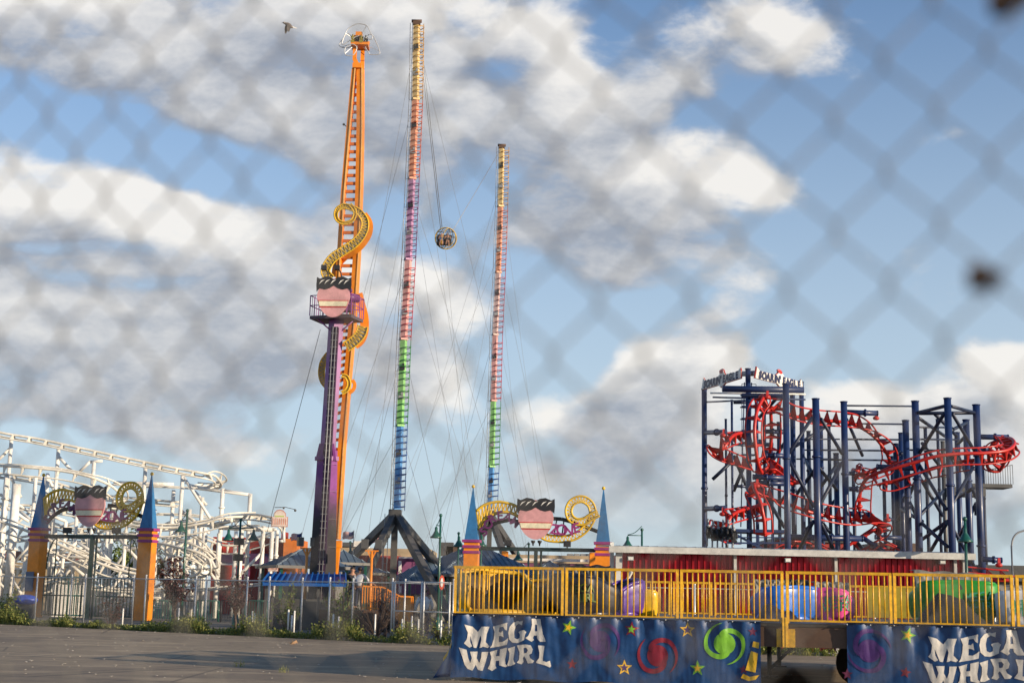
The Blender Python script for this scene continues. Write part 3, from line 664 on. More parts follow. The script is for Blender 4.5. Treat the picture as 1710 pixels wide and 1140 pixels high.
# ---------------- entrance gates ----------------
GBK = mat('blackish_green_paint', (.012,.03,.03), .45)
def zone_gate(label, ox, oy, k, ang, hk, w_k=1.0):
    # local frame: x along the arch, z up, y away from the viewer
    rot = Matrix.Rotation(ang, 3, 'Z'); O = Vector((ox, oy, 0))
    def L(x, y, z): return O+rot @ Vector((x, y, z))
    root = thing('entrance_gate', label, 'gate', tuple(O))
    pwd = .64*k if k == 1 else .58*k
    def g2(px, py):                      # pixel of the right-hand gate -> local x, z
        q = P(px, py, 65); x0 = P(786, 985, 65).x
        return ((q.x-x0)*k*w_k, (q.z-0)*k*hk)
    span = (P(1006, 985, 65).x-P(786, 985, 65).x)*k*w_k
    for x in (0, span):
        m = MB(); m.box(L(x, 0, 1.45*k*hk), (pwd, pwd, 2.9*k*hk), ang); o = m.build('pillar', ORA, root)
        m = MB()
        H0 = g2(786, 903)[1]
        m.box(L(x, 0, (2.9*k*hk+H0)/2), (pwd, pwd, H0-2.9*k*hk), ang); o.data.materials.append(ORA); m.build('pillar_neck', ORA, root)
        for j, zz in enumerate((H0+.0, H0-.25*k, H0-.5*k)):
            m = MB(); m.box(L(x, 0, zz), (pwd*1.25-.04*j, pwd*1.25-.04*j, .12*k), ang); m.build('pillar_band', MAG, root)
        m = MB(); zt = g2(791, 812)[1]; m.box(L(x, 0, (H0+.06*k+zt)/2), (pwd*.95, pwd*.95, zt-H0-.06*k), ang, taper=.04); m.build('spire', SPI, root)
        m = MB(); m.sphere(L(x, 0, zt), .08*k, 12, 8); m.build('finial', YELG, root)
    def tr(outer, inner, name, zig=True, w=.07):
        m = MB(); A = [L(*((lambda t: (t[0], -.1, t[1]))(g2(*p)))) for p in outer]; B = [L(*((lambda t: (t[0], -.1, t[1]))(g2(*p)))) for p in inner]
        A = spline(A, 4); B = spline(B, 4); m.tube(A, w, 6); m.tube(B, w*1.1, 6)
        n = min(len(A), len(B)); q = 0
        for i in range(0, n-1, 1 if zig else 1):
            if i % 2 == 0: m.tube([A[i], B[min(i+1, n-1)]], w*.5, 5, smooth=False)
            else: m.tube([B[i], A[min(i+1, n-1)]], w*.5, 5, smooth=False)
        m.build(name, YELG, root)
    tr([(796,853),(806,845),(818,840),(833,838),(846,840),(858,843),(870,850)], [(800,885),(806,873),(816,863),(830,857),(843,855),(858,858),(871,866)], 'arch_track')
    pth = [(905,893),(915,898),(930,900),(945,900),(960,896),(974,887),(984,875),(990,860),(987,845),(977,836),(966,835),(955,841),(950,853),(953,865),(963,872),(976,871),(988,864),(999,858)]
    c = spline([Vector((*g2(*p), 0)) for p in pth], 5); A = []; B = []; n = len(c)
    for i, p in enumerate(c):
        d = (c[min(i+1, n-1)]-c[max(i-1, 0)]).normalized(); q = Vector((-d.y, d.x, 0))*.135*k; dep = -.1-.25*max(0, (i-n*.45)/n)
        A.append(L(p.x+q.x, dep, p.y+q.y)); B.append(L(p.x-q.x, dep, p.y-q.y))
    m = MB(); m.tube(A, .055*k, 6); m.tube(B, .055*k, 6)
    for i in range(0, n-1): m.tube([A[i] if i % 2 else B[i], B[i+1] if i % 2 else A[i+1]], .03*k, 4, smooth=False)
    m.build('loop_track', YELG, root)
    # dark backing frames
    m = MB()
    for pts in ([(923,866),(938,867),(953,871),(970,878),(985,883),(998,888)], [(803,890),(815,880),(830,872),(850,868),(872,872)]):
        q = [L(*((lambda t: (t[0], .05, t[1]))(g2(*p)))) for p in pts]
        for a, b in zip(q[:-1], q[1:]): m.beam(a, b, .06, .17*k)
    for (a, b) in (((930,867),(925,897)), ((942,868),(938,898)), ((955,873),(956,897)), ((948,870),(950,858))):
        m.tube([L(*((lambda t: (t[0], .05, t[1]))(g2(*p)))) for p in (a, b)], .03, 6)
    m.build('backing_frame', BLK, root)
    for ch, px, py, s, rz in (('S',809,888,.42,42),('C',816,877,.40,45),('R',823,867,.40,28),('E',836,862,.42,5),('A',849,864,.38,-22),('M',861,873,.40,-38),
                              ('Z',927,885,.46,-8),('O',939,886,.50,4),('N',950,887,.46,0),('E',963,883,.46,12)):
        vs, fs = text_mesh(ch, .016, .03, s*1.35*k); m = MB(); x, z = g2(px, py); cr, sr = math.cos(R(rz)), math.sin(R(rz))
        m.add([L(x+v.x*cr-v.y*sr, -.22-v.z, z+v.x*sr+v.y*cr) for v in vs], fs, False); m.build('letter', PURD if px < 900 else MAG, root)
    # plain emblem board
    eb = emblem(root, lambda a, b: L(g2(896, 867)[0]+a*.86*k, -.3, g2(896, 867)[1]+b*.92*k), rot @ Vector((0,-1,0)))
    # beam, lamps, centre post
    z = g2(895, 917)[1]
    m = MB(); m.beam(L(.3, .1, z), L(span-.3, .1, z), .16*k, .17*k); m.build('cross_beam', GBK, root)
    m = MB(); m.beam(L(span*.49, .1, 0), L(span*.49, .1, z), .17*k, .2*k); m.tube([L(span*.53, .1, 0), L(span*.53, .1, z)], .05, 8); m.build('centre_post', GBK, root)
    for fx in (.28, .73):
        m = MB(); m.box(L(span*fx, -.15, z+.26*k), (.32*k, .25*k, .26*k), ang); m.box(L(span*fx, -.15, z+.1*k), (.06, .06, .1), ang); m.build('flood_lamp', BLK, root)
    for fx in (.47, .52):
        m = MB(); m.lathe(tuple(L(span*fx, -.1, z+.15*k)), [(0,0),(.03,0),(.04,.1),(.09,.16),(.1,.24),(0,.24)], 10); m.build('spot_lamp', BLK, root)
    return root, L, span, z
def emblem(root, f, n):
    """plain oval board: pink field, black waved top with pale streaks, cream bar edged in red"""
    out = []; n = n.normalized()
    for i in range(40):
        a = i/40*2*math.pi; x = math.cos(a)*(.93-.12*max(0, -math.sin(a))); y = math.sin(a)*(.92 if math.sin(a) > 0 else 1.0); out.append((x, y))
    m = MB(); m.plate([f(x, y) for x, y in out], .08); o = m.build('emblem_board', PINKB, root)
    def layer(pts, ma, name, d): m = MB(); m.plate([f(x, y)+n*d for x, y in pts], .012); m.build(name, ma, o)
    top = [(-.97,.25),(-1.0,.6),(-.98,.98),(-.8,.9),(-.5,1.02),(-.2,.98),(0,.86),(.2,.98),(.5,1.02),(.8,.9),(.98,.98),(1.0,.6),(.97,.25),(.8,.42),(.5,.36),(.25,.42),(0,.56),(-.25,.42),(-.5,.36),(-.8,.42)]
    layer(top, BLK, 'black_top', .052)
    for x0 in (-.85, -.55, -.2, .25, .55):
        layer([(x0, .62), (x0+.12, .8), (x0+.32, .86), (x0+.14, .74)], WHT, 'pale_streak', .064)
    layer([(-.86,-.16),(.86,-.16),(.76,-.52),(-.76,-.52)], REDB, 'red_surround', .052)
    layer([(-.83,-.21),(.83,-.21),(.76,-.46),(-.76,-.46)], CRMB, 'cream_bar', .064)
    return o
x0 = P(786, 985, 65).x
zone_gate('entrance gate between orange pillars with blue spires, its emblem right above the yellow railing', x0, 65, 1, R(-6), 1)
# left gate
xl = P(58, 985, 72).x
gl, LL, spl, zl = zone_gate('entrance gate between orange pillars with blue spires in front of the white coaster', xl, 72, 1.1, R(-20), 1.0, .98)
m = MB(); m.box(LL(0, -.47, 1.75), (.45, .06, .95), R(-20)); m.build('notice_board', mat('slate_blue_board', (.12,.15,.22), .5), gl)
for a, b in ((.07, .46), (.56, .93)):
    m = MB(); s0, s1 = spl*a, spl*b
    for j in range(13):
        s = s0+(s1-s0)*j/12; m.tube([LL(s, .1, .1), LL(s, .1, 2.0)], .03, 5)
    for z in (.15, 1.1, 2.0): m.tube([LL(s0, .1, z), LL(s1, .1, z)], .035, 6)
    m.build('gate_leaf', GRN, gl)
for side in (0, 1):
    m = MB(); pts = []
    for j in range(9):
        a = j/8*math.pi/2; pts.append(LL(spl*(.16-.08*math.sin(a)) if side == 0 else spl*(.84+.08*math.sin(a)), .1, zl-1.6+1.4*(1-math.cos(a))**.5*0+1.5*math.sin(math.pi/2-a)*1.0-.0))
    m.tube(pts, .03, 6); s = spl*(.16 if side == 0 else .84); m.tube([LL(s, .1, 2), LL(s, .1, zl)], .03, 6); m.build('side_frame', GRN, gl)
# ---------------- tall cable towers ----------------
SEC = {'yellow': mat('tower_yellow', (.80,.56,.24), .4, dirt=((.35,.2,.06), .35), scale=3), 'orange': mat('tower_orange', (.76,.34,.20), .4, dirt=((.3,.1,.05), .35), scale=3),
       'purple': mat('tower_purple', (.50,.26,.42), .4, scale=3), 'red': mat('tower_red', (.72,.36,.32), .4, scale=3), 'pale': mat('tower_pale_red', (.74,.50,.44), .4, scale=3),
       'green': mat('tower_green', (.28,.60,.18), .4, scale=3), 'blue': mat('tower_blue', (.10,.30,.62), .35, scale=3, dirt=((.03,.08,.2), .4))}
HP = {'yellow': mat('hoop_yellow', (.6,.30,.02), .4), 'orange': mat('hoop_orange', (.55,.09,.02), .4), 'purple': mat('hoop_purple', (.18,.02,.12), .4), 'red': mat('hoop_red', (.5,.02,.03), .4),
      'pale': mat('hoop_crimson', (.42,.02,.04), .4), 'green': mat('hoop_green', (.03,.22,.04), .4), 'blue': mat('hoop_blue', (.01,.07,.28), .4)}
def tower(label, D, base, secs, w, hoff, legs, spacing, cab, ang=R(20)):
    b = P(*base, D); root = thing('cable_tower', label, 'tower', (b.x, D, 0))
    for (c, x0, y0, x1, y1) in secs:
        a, e = P(x0, y0, D), P(x1, y1, D)
        m = MB(); m.beam(a, e, w, w, ang); m.beam(e+Vector((0,0,.0)), e+(a-e).normalized()*.12, w*1.35, w*1.35, ang); s = m.build('tower_section', SEC[c], root, c+' section of the tower shaft')
        m = MB(); Ln = (a-e).length; n = int(Ln/spacing); dv = (a-e)/Ln
        for i in range(n):
            p = e+dv*(i+.5)*spacing+Vector((hoff, -.05, 0)); ring = []
            for j in range(14): an = j/14*2*math.pi; ring.append(p+Vector((math.cos(an)*.31, math.sin(an)*.31, .05*math.cos(an))))
            m.tube(ring, .027, 5, closed=True)
        m.tube([e+Vector((hoff+.29,0,0)), a+Vector((hoff+.29,0,0))], .022, 5); m.build('hoop_guard', HP[c], s)
        m = MB(); o_ = Vector((-w*.5-.22, -.1, 0)); m.tube([e+o_, a+o_], .022, 5); m.tube([e+o_+Vector((.14,0,0)), a+o_+Vector((.14,0,0))], .022, 5)
        for i in range(int(Ln/.35)): p = e+dv*(i*.35)+o_; m.tube([p, p+Vector((.14,0,0))], .012, 4)
        m.build('ladder', GRY, s)
        for i in range(1, 3):
            m = MB(); p = e+dv*Ln*i/3+Vector((0,-w*.6,0)); m.box(p, (.28,.16,.18)); m.box(p+Vector((.06,-.05,.2)), (.12,.1,.14)); m.build('junction_box', GRY if i % 2 else BLK, s)
    t = P(secs[0][1], secs[0][2], D); m = MB(); m.box(t+Vector((0,0,.0)), (w*1.35, w*1.35, .22)); m.tube([t+Vector((-.3,-.1,.12)), t+Vector((.3,-.1,.12))], .1, 10); m.build('sheave_head', BRN, root)
    ap = P(*base, D)
    m = MB(); m.box(ap, (.7,.7,.5)); m.build('hub', DGR, root)
    for (fx, FD) in legs:
        f = G(fx, FD); m = MB(); mid = ap+(f-ap)*.22; m.beam(ap, f, .34, .42); m.box(mid, (.55,.5,.12)); m.box(f+Vector((0,0,.05)), (.8,.8,.1)); m.build('leg', DGR, root)
    m = MB(); m.beam((ap.x, D, 0), ap, .34); m.build('centre_mast', DGR, root)
    m = MB(); o_ = Vector((-.35,-.25,0)); m.tube([Vector((ap.x, D, 0))+o_, ap+o_], .02, 5); m.tube([Vector((ap.x-.2, D, 0))+o_, ap+o_-Vector((.2,0,0))], .02, 5)
    for i in range(int(ap.z/.35)): m.tube([(ap.x-.35, D-.25, i*.35), (ap.x-.55, D-.25, i*.35)], .012, 4)
    m.build('base_ladder', GRY, root)
    for (fr, fx, FD) in cab:
        s = secs[0]; e = secs[-1]; hx = s[1]+(e[3]-s[1])*fr; hy = s[2]+(e[4]-s[2])*fr
        m = MB(); m.tube([P(hx, hy, D), G(fx, FD)], .011, 4); m.build('guy_cable', MATS['grey_steel'], root)
    return root
tower('taller striped cable tower left of the hanging ball cage', 80, (660,858),
      [('yellow',696,40,694,168),('orange',694,168,688,300),('purple',688,300,682,435),('red',682,435,674,568),('green',674,568,668,712),('blue',668,712,663,852)],
      .31, .13, [(573,74),(757,74),(490,90),(805,90)], .36,
      [(.02,520,92),(.16,470,96),(.16,830,88),(.33,540,70),(.33,600,100),(.33,800,70),(.33,900,96),(.5,480,88),(.5,850,80),(.66,560,98),(.66,770,98),(.66,520,72),(.83,600,96),(.83,760,72),(.83,500,84),(.5,640,110),(.02,930,100)])
tower('shorter looking striped cable tower right of the hanging ball cage', 101, (818,858),
      [('yellow',838,246,836,346),('orange',836,346,832,456),('pale',832,456,827,560),('red',827,560,824,670),('green',824,670,821,780),('blue',821,780,818,852)],
      .31, .24, [(750,94),(880,94),(700,110),(930,110)], .40,
      [(.1,690,112),(.1,930,106),(.3,720,90),(.3,960,110),(.3,890,92),(.5,700,104),(.5,940,94),(.5,770,118),(.7,740,92),(.7,900,112),(.7,650,108),(.85,760,104),(.1,620,104),(.3,580,100)])
# ball cage
bc = P(744.5, 398, 90); br = 18.3*90/F
ball = thing('ball_cage', 'open spherical steel ride cage hanging on cables between the two striped towers', 'ride cage', tuple(bc))
for k in range(7):
    m = MB(); ax = Matrix.Rotation(k/7*math.pi, 3, 'Z') @ Matrix.Rotation(R(18), 3, 'X')
    m.tube([bc+ax @ Vector((math.cos(j/26*2*math.pi)*br, 0, math.sin(j/26*2*math.pi)*br)) for j in range(26)], .018 if k else .035, 6, closed=True); m.build('cage_ring', BLK if k % 3 else YELG, ball)
for z in (-.5, .1, .6):
    m = MB(); rr = math.sqrt(1-z*z)*br; m.tube([bc+Matrix.Rotation(R(18), 3, 'X') @ Vector((math.cos(j/26*2*math.pi)*rr, math.sin(j/26*2*math.pi)*rr, z*br)) for j in range(26)], .018, 6, closed=True); m.build('cage_ring', DGR, ball)
m = MB(); m.box(bc+Vector((-.1,.12,-.1)), (.95,.14,.7)); m.box(bc+Vector((-.1,-.08,-.36)), (.95,.45,.12)); m.build('seat', BLK, ball)
for (hx, hy, D, ax_, lb) in ((699, 55, 80, -.5, 'left'), (836, 250, 101, .65, 'right')):
    for e in (0, 1) if lb == 'left' else (0,):
        m = MB(); m.tube([P(hx+e*3, hy, D), bc+Vector((br*ax_+e*.1, 0, br*.8))], .02, 5); m.build('bungee_cord', GRY, ball)
m = MB(); m.tube([bc-Vector((0,0,br)), G(800, 92)], .012, 4); m.build('tether_cable', GRY, ball)
# ---------------- rotating arm ride with purple column ----------------
D = 62
rr_ = P(535, 1048, D); rr_.z = 0
rd = thing('tower_ride', 'purple column ride with a tall orange lattice arm, emblem board and spiral track decoration', 'ride', tuple(rr_))
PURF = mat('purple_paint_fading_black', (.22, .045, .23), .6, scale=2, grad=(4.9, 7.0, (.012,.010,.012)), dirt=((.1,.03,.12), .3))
PURU = mat('upper_purple_paint', (.23, .05, .24), .45, scale=2)
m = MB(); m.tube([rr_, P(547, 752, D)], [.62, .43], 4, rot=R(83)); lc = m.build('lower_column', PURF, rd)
m = MB(); a, b = P(547, 752, D), P(562, 530, D); m.beam(a, b, .48, .48, R(38)); m.build('upper_column', PURU, rd)
m = MB(); c = P(546, 757, D)
for k in range(8):
    an = k/8*2*math.pi+.3; v = Vector((math.cos(an), math.sin(an), 0)); m.beam(c+v*.44+Vector((0,0,-.3)), c+v*.30+Vector((0,0,.42)), .1)
m.box(c+Vector((0,0,-.22)), (.76,.76,.18), R(38)); m.build('collar', PURU, rd)
for k in range(6):
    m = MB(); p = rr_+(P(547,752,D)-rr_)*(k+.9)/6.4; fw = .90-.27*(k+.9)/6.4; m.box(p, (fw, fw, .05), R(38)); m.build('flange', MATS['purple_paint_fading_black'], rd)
m = MB(); A_, B_ = rr_+Vector((.0,-.82,1.2)), P(559, 545, D-.85)
for dx in (-.07, .07): m.tube([A_+Vector((dx,0,0)), B_+Vector((dx,0,0))], .022, 5)
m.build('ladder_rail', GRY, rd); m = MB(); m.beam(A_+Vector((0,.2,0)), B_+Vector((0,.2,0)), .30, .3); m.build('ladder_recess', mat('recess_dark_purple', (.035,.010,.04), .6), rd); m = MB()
n = int((B_-A_).length/.3)
for i in range(n): p = A_+(B_-A_)*i/n; m.tube([p+Vector((-.14,0,0)), p+Vector((.14,0,0))], .013, 4)
m.build('ladder', GRY, rd)
pf = P(562, 533, D); m = MB(); m.box(pf, (2.0,1.3,.14), R(-18)); pl_ = m.build('service_platform', mat('walkway_grating', (.10,.07,.09), .6), rd)
rq = Matrix.Rotation(R(-18), 3, 'Z'); m = MB(); cs = [pf+rq @ Vector((x, y, .08)) for x, y in ((-1,-.65),(1,-.65),(1,.65),(-1,.65))]
for a, b in zip(cs, cs[1:]+cs[:1]):
    for z in (.45, .9): m.tube([a+Vector((0,0,z)), b+Vector((0,0,z))], .022, 5)
    n = int((b-a).length/.2)
    for i in range(n+1): p = a+(b-a)*i/n; m.tube([p, p+Vector((0,0,.9))], .016 if i % 4 else .03, 4)
m.build('handrail', PUR, pl_)
m = MB()
for dx in (-.8, .8): m.tube([pf+Vector((dx,-.2,-.05)), P(562, 560, D)], .035, 6)
m.build('platform_strut', PUR, rd)
m = MB(); c = P(586, 497, D+.3); m.tube([c+Vector((-.3,-.2,0)), c+Vector((.3,.2,0))], .2, 14); m.sphere(c+Vector((-.05,-.2,.28)), .13, 10, 6); m.box(c+Vector((-.2,0,-.4)), (.5,.4,.5)); m.build('drive_motor', PURD, rd)
ec = P(557, 496, D-1.15); emblem(rd, lambda a, b: ec+Matrix.Rotation(R(-4), 3, 'Z') @ Vector((a*.78, 0, b*.9)), Vector((0,-1,0)))
for px in (541, 563):
    q = P(px, 447, D-1); m = MB(); m.tube(spline([P(px+8, 470, D-1), P(px+6, 455, D-1), q], 4), .03, 6); m.box(q, (.22,.3,.2)); m.build('flood_lamp', BLK, rd)
# arm
AD = D+1.0
lch = [(592,116),(583,215),(574,320),(567,430),(561,540),(557,640),(556,750),(555,900)]
rch = [(602,116),(602,215),(600,320),(596,430),(589,540),(581,630),(571,750),(562,900)]
ar = rd
for nm, ch, w in (('left', lch, .17), ('right', rch, .30)):
    m = MB(); pts = [P(x, y, AD) for x, y in ch]
    for a, b in zip(pts[:-1], pts[1:]): m.beam(a, b+(b-a)*.002, w, .3, R(12))
    m.build('arm_chord', ORA, ar)
    m = MB(); dx = w*.28
    for a, b in zip(pts[:-1], pts[1:]): m.beam(a+Vector((dx,-.175,0)), b+Vector((dx,-.175,0)), .05, .05)
    m.build('cable_tray', mat('pale_orange_paint', (.75,.42,.15), .4), ar)
m = MB(); Lp = spline([P(x, y, AD) for x, y in lch], 8); Rp = spline([P(x, y, AD) for x, y in rch], 8)
for i in range(1, len(Lp)-2): m.beam(Lp[i], Rp[i], .09, .14)
m.build('arm_rungs', mat('burnt_orange_paint', (.50,.13,.02), .45), ar)
m = MB(); m.beam(P(562, 905, AD), P(557, 958, AD), .36, .4); m.box(P(561, 908, AD), (.5,.45,.3)); m.build('arm_foot', ORA, ar)
m = MB(); m.box(P(597, 112, AD), (.42,.5,.24)); m.beam(P(597, 110, AD), P(592, 99, AD), .2); m.beam(P(592, 101, AD), P(594, 60, AD), .17, .2); m.beam(P(605, 116, AD+.3), P(606, 76, AD+.3), .17, .2); m.build('fork', ORA, ar)
gc = P(600, 70, AD); m = MB(); m.box(gc+Vector((.05,0,-.22)), (.8,.8,.12)); m.tube([gc+Vector((-.35,0,0)), gc+Vector((.45,.2,0))], .1, 8); gd = m.build('gondola', ORA, ar)
for i in range(4):
    m = MB(); p = gc+Vector((-.28+i*.2, -.15+.1*(i % 2), .0)); m.box(p, (.16,.2,.36)); m.box(p+Vector((0,-.14,-.14)), (.16,.24,.1)); m.tube([p+Vector((0,-.02,.1)), p+Vector((0,-.2,.2)), p+Vector((0,-.28,-.05))], .03, 6); m.build('seat', BLK if i % 2 else mat('dark_yellow_seat', (.30,.24,.03), .5), gd)
m = MB(); m.box(gc+Vector((-.02,0,.34)), (.3,.3,.2)); m.build('gondola_cap', ORA, gd)
def px3(l, dd): return [P(x, y, AD+dd) for x, y in l]
for l, dd in (([(571,75),(577,56),(583,47),(597,40),(612,43),(618,53),(622,62),(618,66),(600,60),(584,68)], -.3), ([(567,74),(570,79),(582,80),(590,72),(584,58),(578,58)], .1), ([(577,80),(576,90),(580,93),(590,92),(596,80),(588,74)], -.4), ([(610,78),(616,88),(618,91),(632,91),(634,86),(628,70),(621,58),(612,62)], -.2)):
    m = MB(); m.tube(spline(px3(l, dd), 4, True), .022, 5, closed=True); m.tube([P(*l[1], AD+dd), P(598,70,AD)], .016, 4); m.tube([P(*l[4], AD+dd), P(598,70,AD)], .016, 4); m.build('wire_guard', GALV, gd)
m = MB(); m.tube([P(583,207,AD), P(579,227,AD)], .02, 5); m.tube([P(574,208,AD), P(582,214,AD)], .02, 5); m.sphere(P(574,208,AD), .06, 8, 5); m.build('wind_gauge', DGR, rd)
# spiral decoration
def ribbon(pts, w, ma1, ma2, nm, side=True):
    c = spline([P(x, y, AD+d_) for x, y, d_ in pts], 6); A = []; B = []; n = len(c)
    for i, p in enumerate(c):
        d = (c[min(i+1, n-1)]-c[max(i-1, 0)]); d.y = 0; d.normalize(); q = Vector((-d.z, 0, d.x))*(w if not isinstance(w, tuple) else w[0]+(w[1]-w[0])*min(1, max(0, i/n-.25)*2)); A.append(p+q); B.append(p-q)
    m = MB(); vs = [v for a, b in zip(A, B) for v in (a, b)]+[v+Vector((0,.05,0)) for a, b in zip(A, B) for v in (a, b)]; fs = []
    for i in range(n-1):
        fs += [(2*i, 2*i+1, 2*i+3, 2*i+2), (2*n+2*i, 2*n+2*i+2, 2*n+2*i+3, 2*n+2*i+1), (2*i, 2*i+2, 2*n+2*i+2, 2*n+2*i), (2*i+1, 2*n+2*i+1, 2*n+2*i+3, 2*i+3)]
    m.add(vs, fs); o = m.build(nm, ma1, rd)
    if ma2:
        m = MB(); m.tube([p-Vector((0,.04,0)) for p in A], .035, 5); m.tube([p-Vector((0,.04,0)) for p in B], .035, 5)
        for i in range(0, n-1): m.tube([(A if i % 2 else B)[i]-Vector((0,.03,0)), (B if i % 2 else A)[i+1]-Vector((0,.03,0))], .018, 4)
        for i in range(0, n, 1):
            for q in (A[i], B[i]): m.sphere(q-Vector((0,.07,0)), .03, 6, 4)
        m.build('track_rails', YELG, o)
GP = mat('grey_panel', (.30,.29,.25), .5)
loop1 = [(585,342,-1),(592,352,-1),(592,362,-1),(586,370,-1),(574,373,-1),(564,368,-1),(561,358,-1),(565,349,-1),(575,345,-1),(588,348,-1),(600,355,-1),(609,368,-1),(609,382,-1),(602,396,-1),(590,408,-1),(572,420,-1),(556,431,-1),(546,445,-1),(544,456,-1),(552,466,-1)]
ribbon(loop1, (.06, .19), GP, YELG, 'spiral_track')
ribbon([(607,358,-.3),(616,372,-.3),(615,390,-.3),(604,408,-.3),(590,420,-.2),(574,430,0),(562,445,.3),(560,462,.3)], .17, ORA, None, 'spiral_back_panel')
ribbon([(606,545,-1.2),(602,558,-1.2),(591,570,-1.2),(578,579,-1.2)], .22, GP, YELG, 'spiral_track')
ribbon([(598,490,.2),(603,510,.2),(608,530,.2),(608,552,.2),(602,568,.2),(592,576,.2)], .2, ORA, None, 'spiral_back_panel')
ribbon([(549,592,.7),(540,605,.7),(537,622,.7),(540,636,.7),(547,645,.7)], .13, GP, YELG, 'spiral_track')
ribbon([(571,656,-1),(579,651,-1),(583,641,-1),(579,630,-1),(571,627,-1)], .07, GP, YELG, 'spiral_track')
ribbon([(583,656,-.6),(590,650,-.6),(592,641,-.6),(588,634,-.6)], .08, ORA, None, 'spiral_back_panel')
for (x, y, x2, y2) in ((535, 550, 425, 1000),):
    m = MB(); m.tube([P(x, y, D), G(405, 64)], .014, 4); m.build('stay_cable', DGR, rd)
# ---------------- coaster, navy supports and red track ----------------
rc = thing('roller_coaster', 'twisting red track roller coaster on tall navy columns behind the red wall', 'roller coaster', tuple(G(1400, 70)))
def col_(x, y, D, w, ma=None):
    ma = ma or (BLUD if D >= 80 else BLU)
    t = P(x, y, D); m = MB(); r = w*.5*D/F; m.tube([(t.x, D, 0), t], r, 16); m.tube([(t.x, D, t.z-.02), (t.x, D, t.z+.03)], r*1.15, 16)
    z = 2.6+(x % 7)*.3
    while z < t.z-2: m.tube([(t.x, D, z-.05), (t.x, D, z+.05)], r*1.3, 16); z += 4.4
    m.build('column', ma, rc)
for c in ((1176,650,71,9),(1222,668,71,4),(1249,616,67.8,9),(1263,664,75,6),(1312,641,64,11),(1323,651,71,9),(1338,638,70.5,8),(1362,666,66,12),(1409,671,68,11),(1396,757,76,9),(1371,700,78,6),
          (1528,670,70,12),(1512,702,74,11),(1504,723,78,8),(1496,741,80,10),(1490,762,83,7),(1582,665,66,12),(1630,676,70,12),(1613,701,74,11),(1598,722,78,9),(1288,700,78,5)): col_(*c)
col_(1574, 737, 82, 7, DGR)
def brc(x0, y0, x1, y1, D0, D1, w=6, nm='brace', ma=None, n=8, fl=False):
    ma = ma or (BLUD if nm in ('brace', 'tie_bar') else BLU)
    a, b = P(x0, y0, D0), P(x1, y1, D1); r = w*.5*D0/F; m = MB(); m.tube([a, b], r, n)
    if fl:
        mid = a+(b-a)*.6; d = (b-a).normalized(); m.tube([mid-d*.04, mid+d*.04], r*1.45, 14); m.tube([b-d*.03, b+d*.03], r*1.1, 14)
    m.build(nm, ma, rc)
for b in ((1318,756,1356,697,65,66),(1371,699,1406,757,66,68),(1318,769,1359,846,65,66),(1369,843,1406,772,66,68),(1371,873,1393,918,66,69),(1335,916,1358,870,68,66),(1317,752,1388,706,75,76),(1330,825,1362,782,75,72),(1367,780,1398,818,72,76),(1365,820,1400,772,74,76),(1340,700,1362,680,75,72),
          (1532,689,1577,678,70,66),(1588,678,1628,689,66,70),(1533,690,1628,689,70,70),(1533,697,1578,728,70,76),(1535,757,1577,690,70,66),(1590,690,1627,752,66,70),(1535,776,1580,850,70,66),(1588,845,1625,780,66,70),(1532,790,1575,862,74,74),(1536,860,1575,820,70,76),(1538,872,1582,912,70,66),(1555,918,1581,873,70,66),(1590,880,1627,945,66,70),(1540,900,1582,870,72,66),(1505,850,1540,870,78,72),(1600,740,1616,725,78,74),(1600,830,1625,815,78,72),(1630,660+180,1630,860,72,72),(1540,740,1575,785,76,80),(1265,700,1310,650,76,72),(1268,735,1310,800,76,74),(1268,800,1310,740,76,74),(1268,810,1310,880,76,74),(1340,890,1400,830,78,78),(1340,830,1395,900,78,78),(1414,700,1440,760,76,80),(1500,800,1530,860,80,76),(1500,870,1530,800,80,76),(1600,760,1630,830,78,74),(1600,900,1630,840,78,74),(1560,690,1600,730,76,78),(1585,720,1615,705,70,74),(1190,800,1222,770,71,71),(1225,820,1250,760,72,72),(1225,760,1250,820,72,72),(1410,880,1440,915,76,80),(1340,760,1362,800,78,72)): brc(*b, w=6)
for (y, x0, x1) in ((677,1414,1522),(707,1414,1507),(733,1414,1502),(751,1366,1500),(767,1366,1496),(713,1534,1590),(733,1520,1600),(751,1520,1600)): brc(x0, y, x1, y+(x1-x0)*.01, 70, 74, 3.2, 'tie_bar')
for (y, x0, x1) in ((733,1340,1402),(751,1340,1402),(766,1330,1400)): brc(x0, y, x1, y, 75, 76, 2.5, 'tie_bar')
for b in ((1178,722,1210,721,71,67,8),(1178,849,1210,848,71,67,8),(1312,721,1277,720,68,68,8),(1312,761,1280,760,68,68,8),(1312,798,1258,796,68,68,9),(1312,807,1265,806,69,69,9),
          (1414,688,1465,690,70,70,9),(1535,782,1465,779,70,71,9),(1418,816,1440,816,70,70,8),(1418,790,1431,790,72,72,7),(1505,898,1462,896,72,72,8),(1310,896,1440,899,70,70,10),(1630,729,1683,730,70,70,9),(1635,749,1651,749,70,70,8),(1414,857,1451,859,69,69,9),(1478,866,1490,867,78,78,6),(1640,933,1672,935,66,66,9),(1440,897,1475,920,70,70,8),(1500,757,1508,757,75,75,6),(1250,742,1290,742,72,72,7),(1222,742,1249,743,72,72,4),(1222,811,1249,812,72,72,5),(1222,860,1249,861,72,72,4)): brc(*b[:6], w=b[6], nm='support_arm', fl=True, n=14)
brc(1206, 649, 1342, 651, 67, 67, 11, 'top_beam', n=14); brc(1186, 656, 1345, 658, 69, 69, 3, 'top_beam', WHT); brc(1190, 663, 1345, 667, 69, 69, 3, 'top_beam')
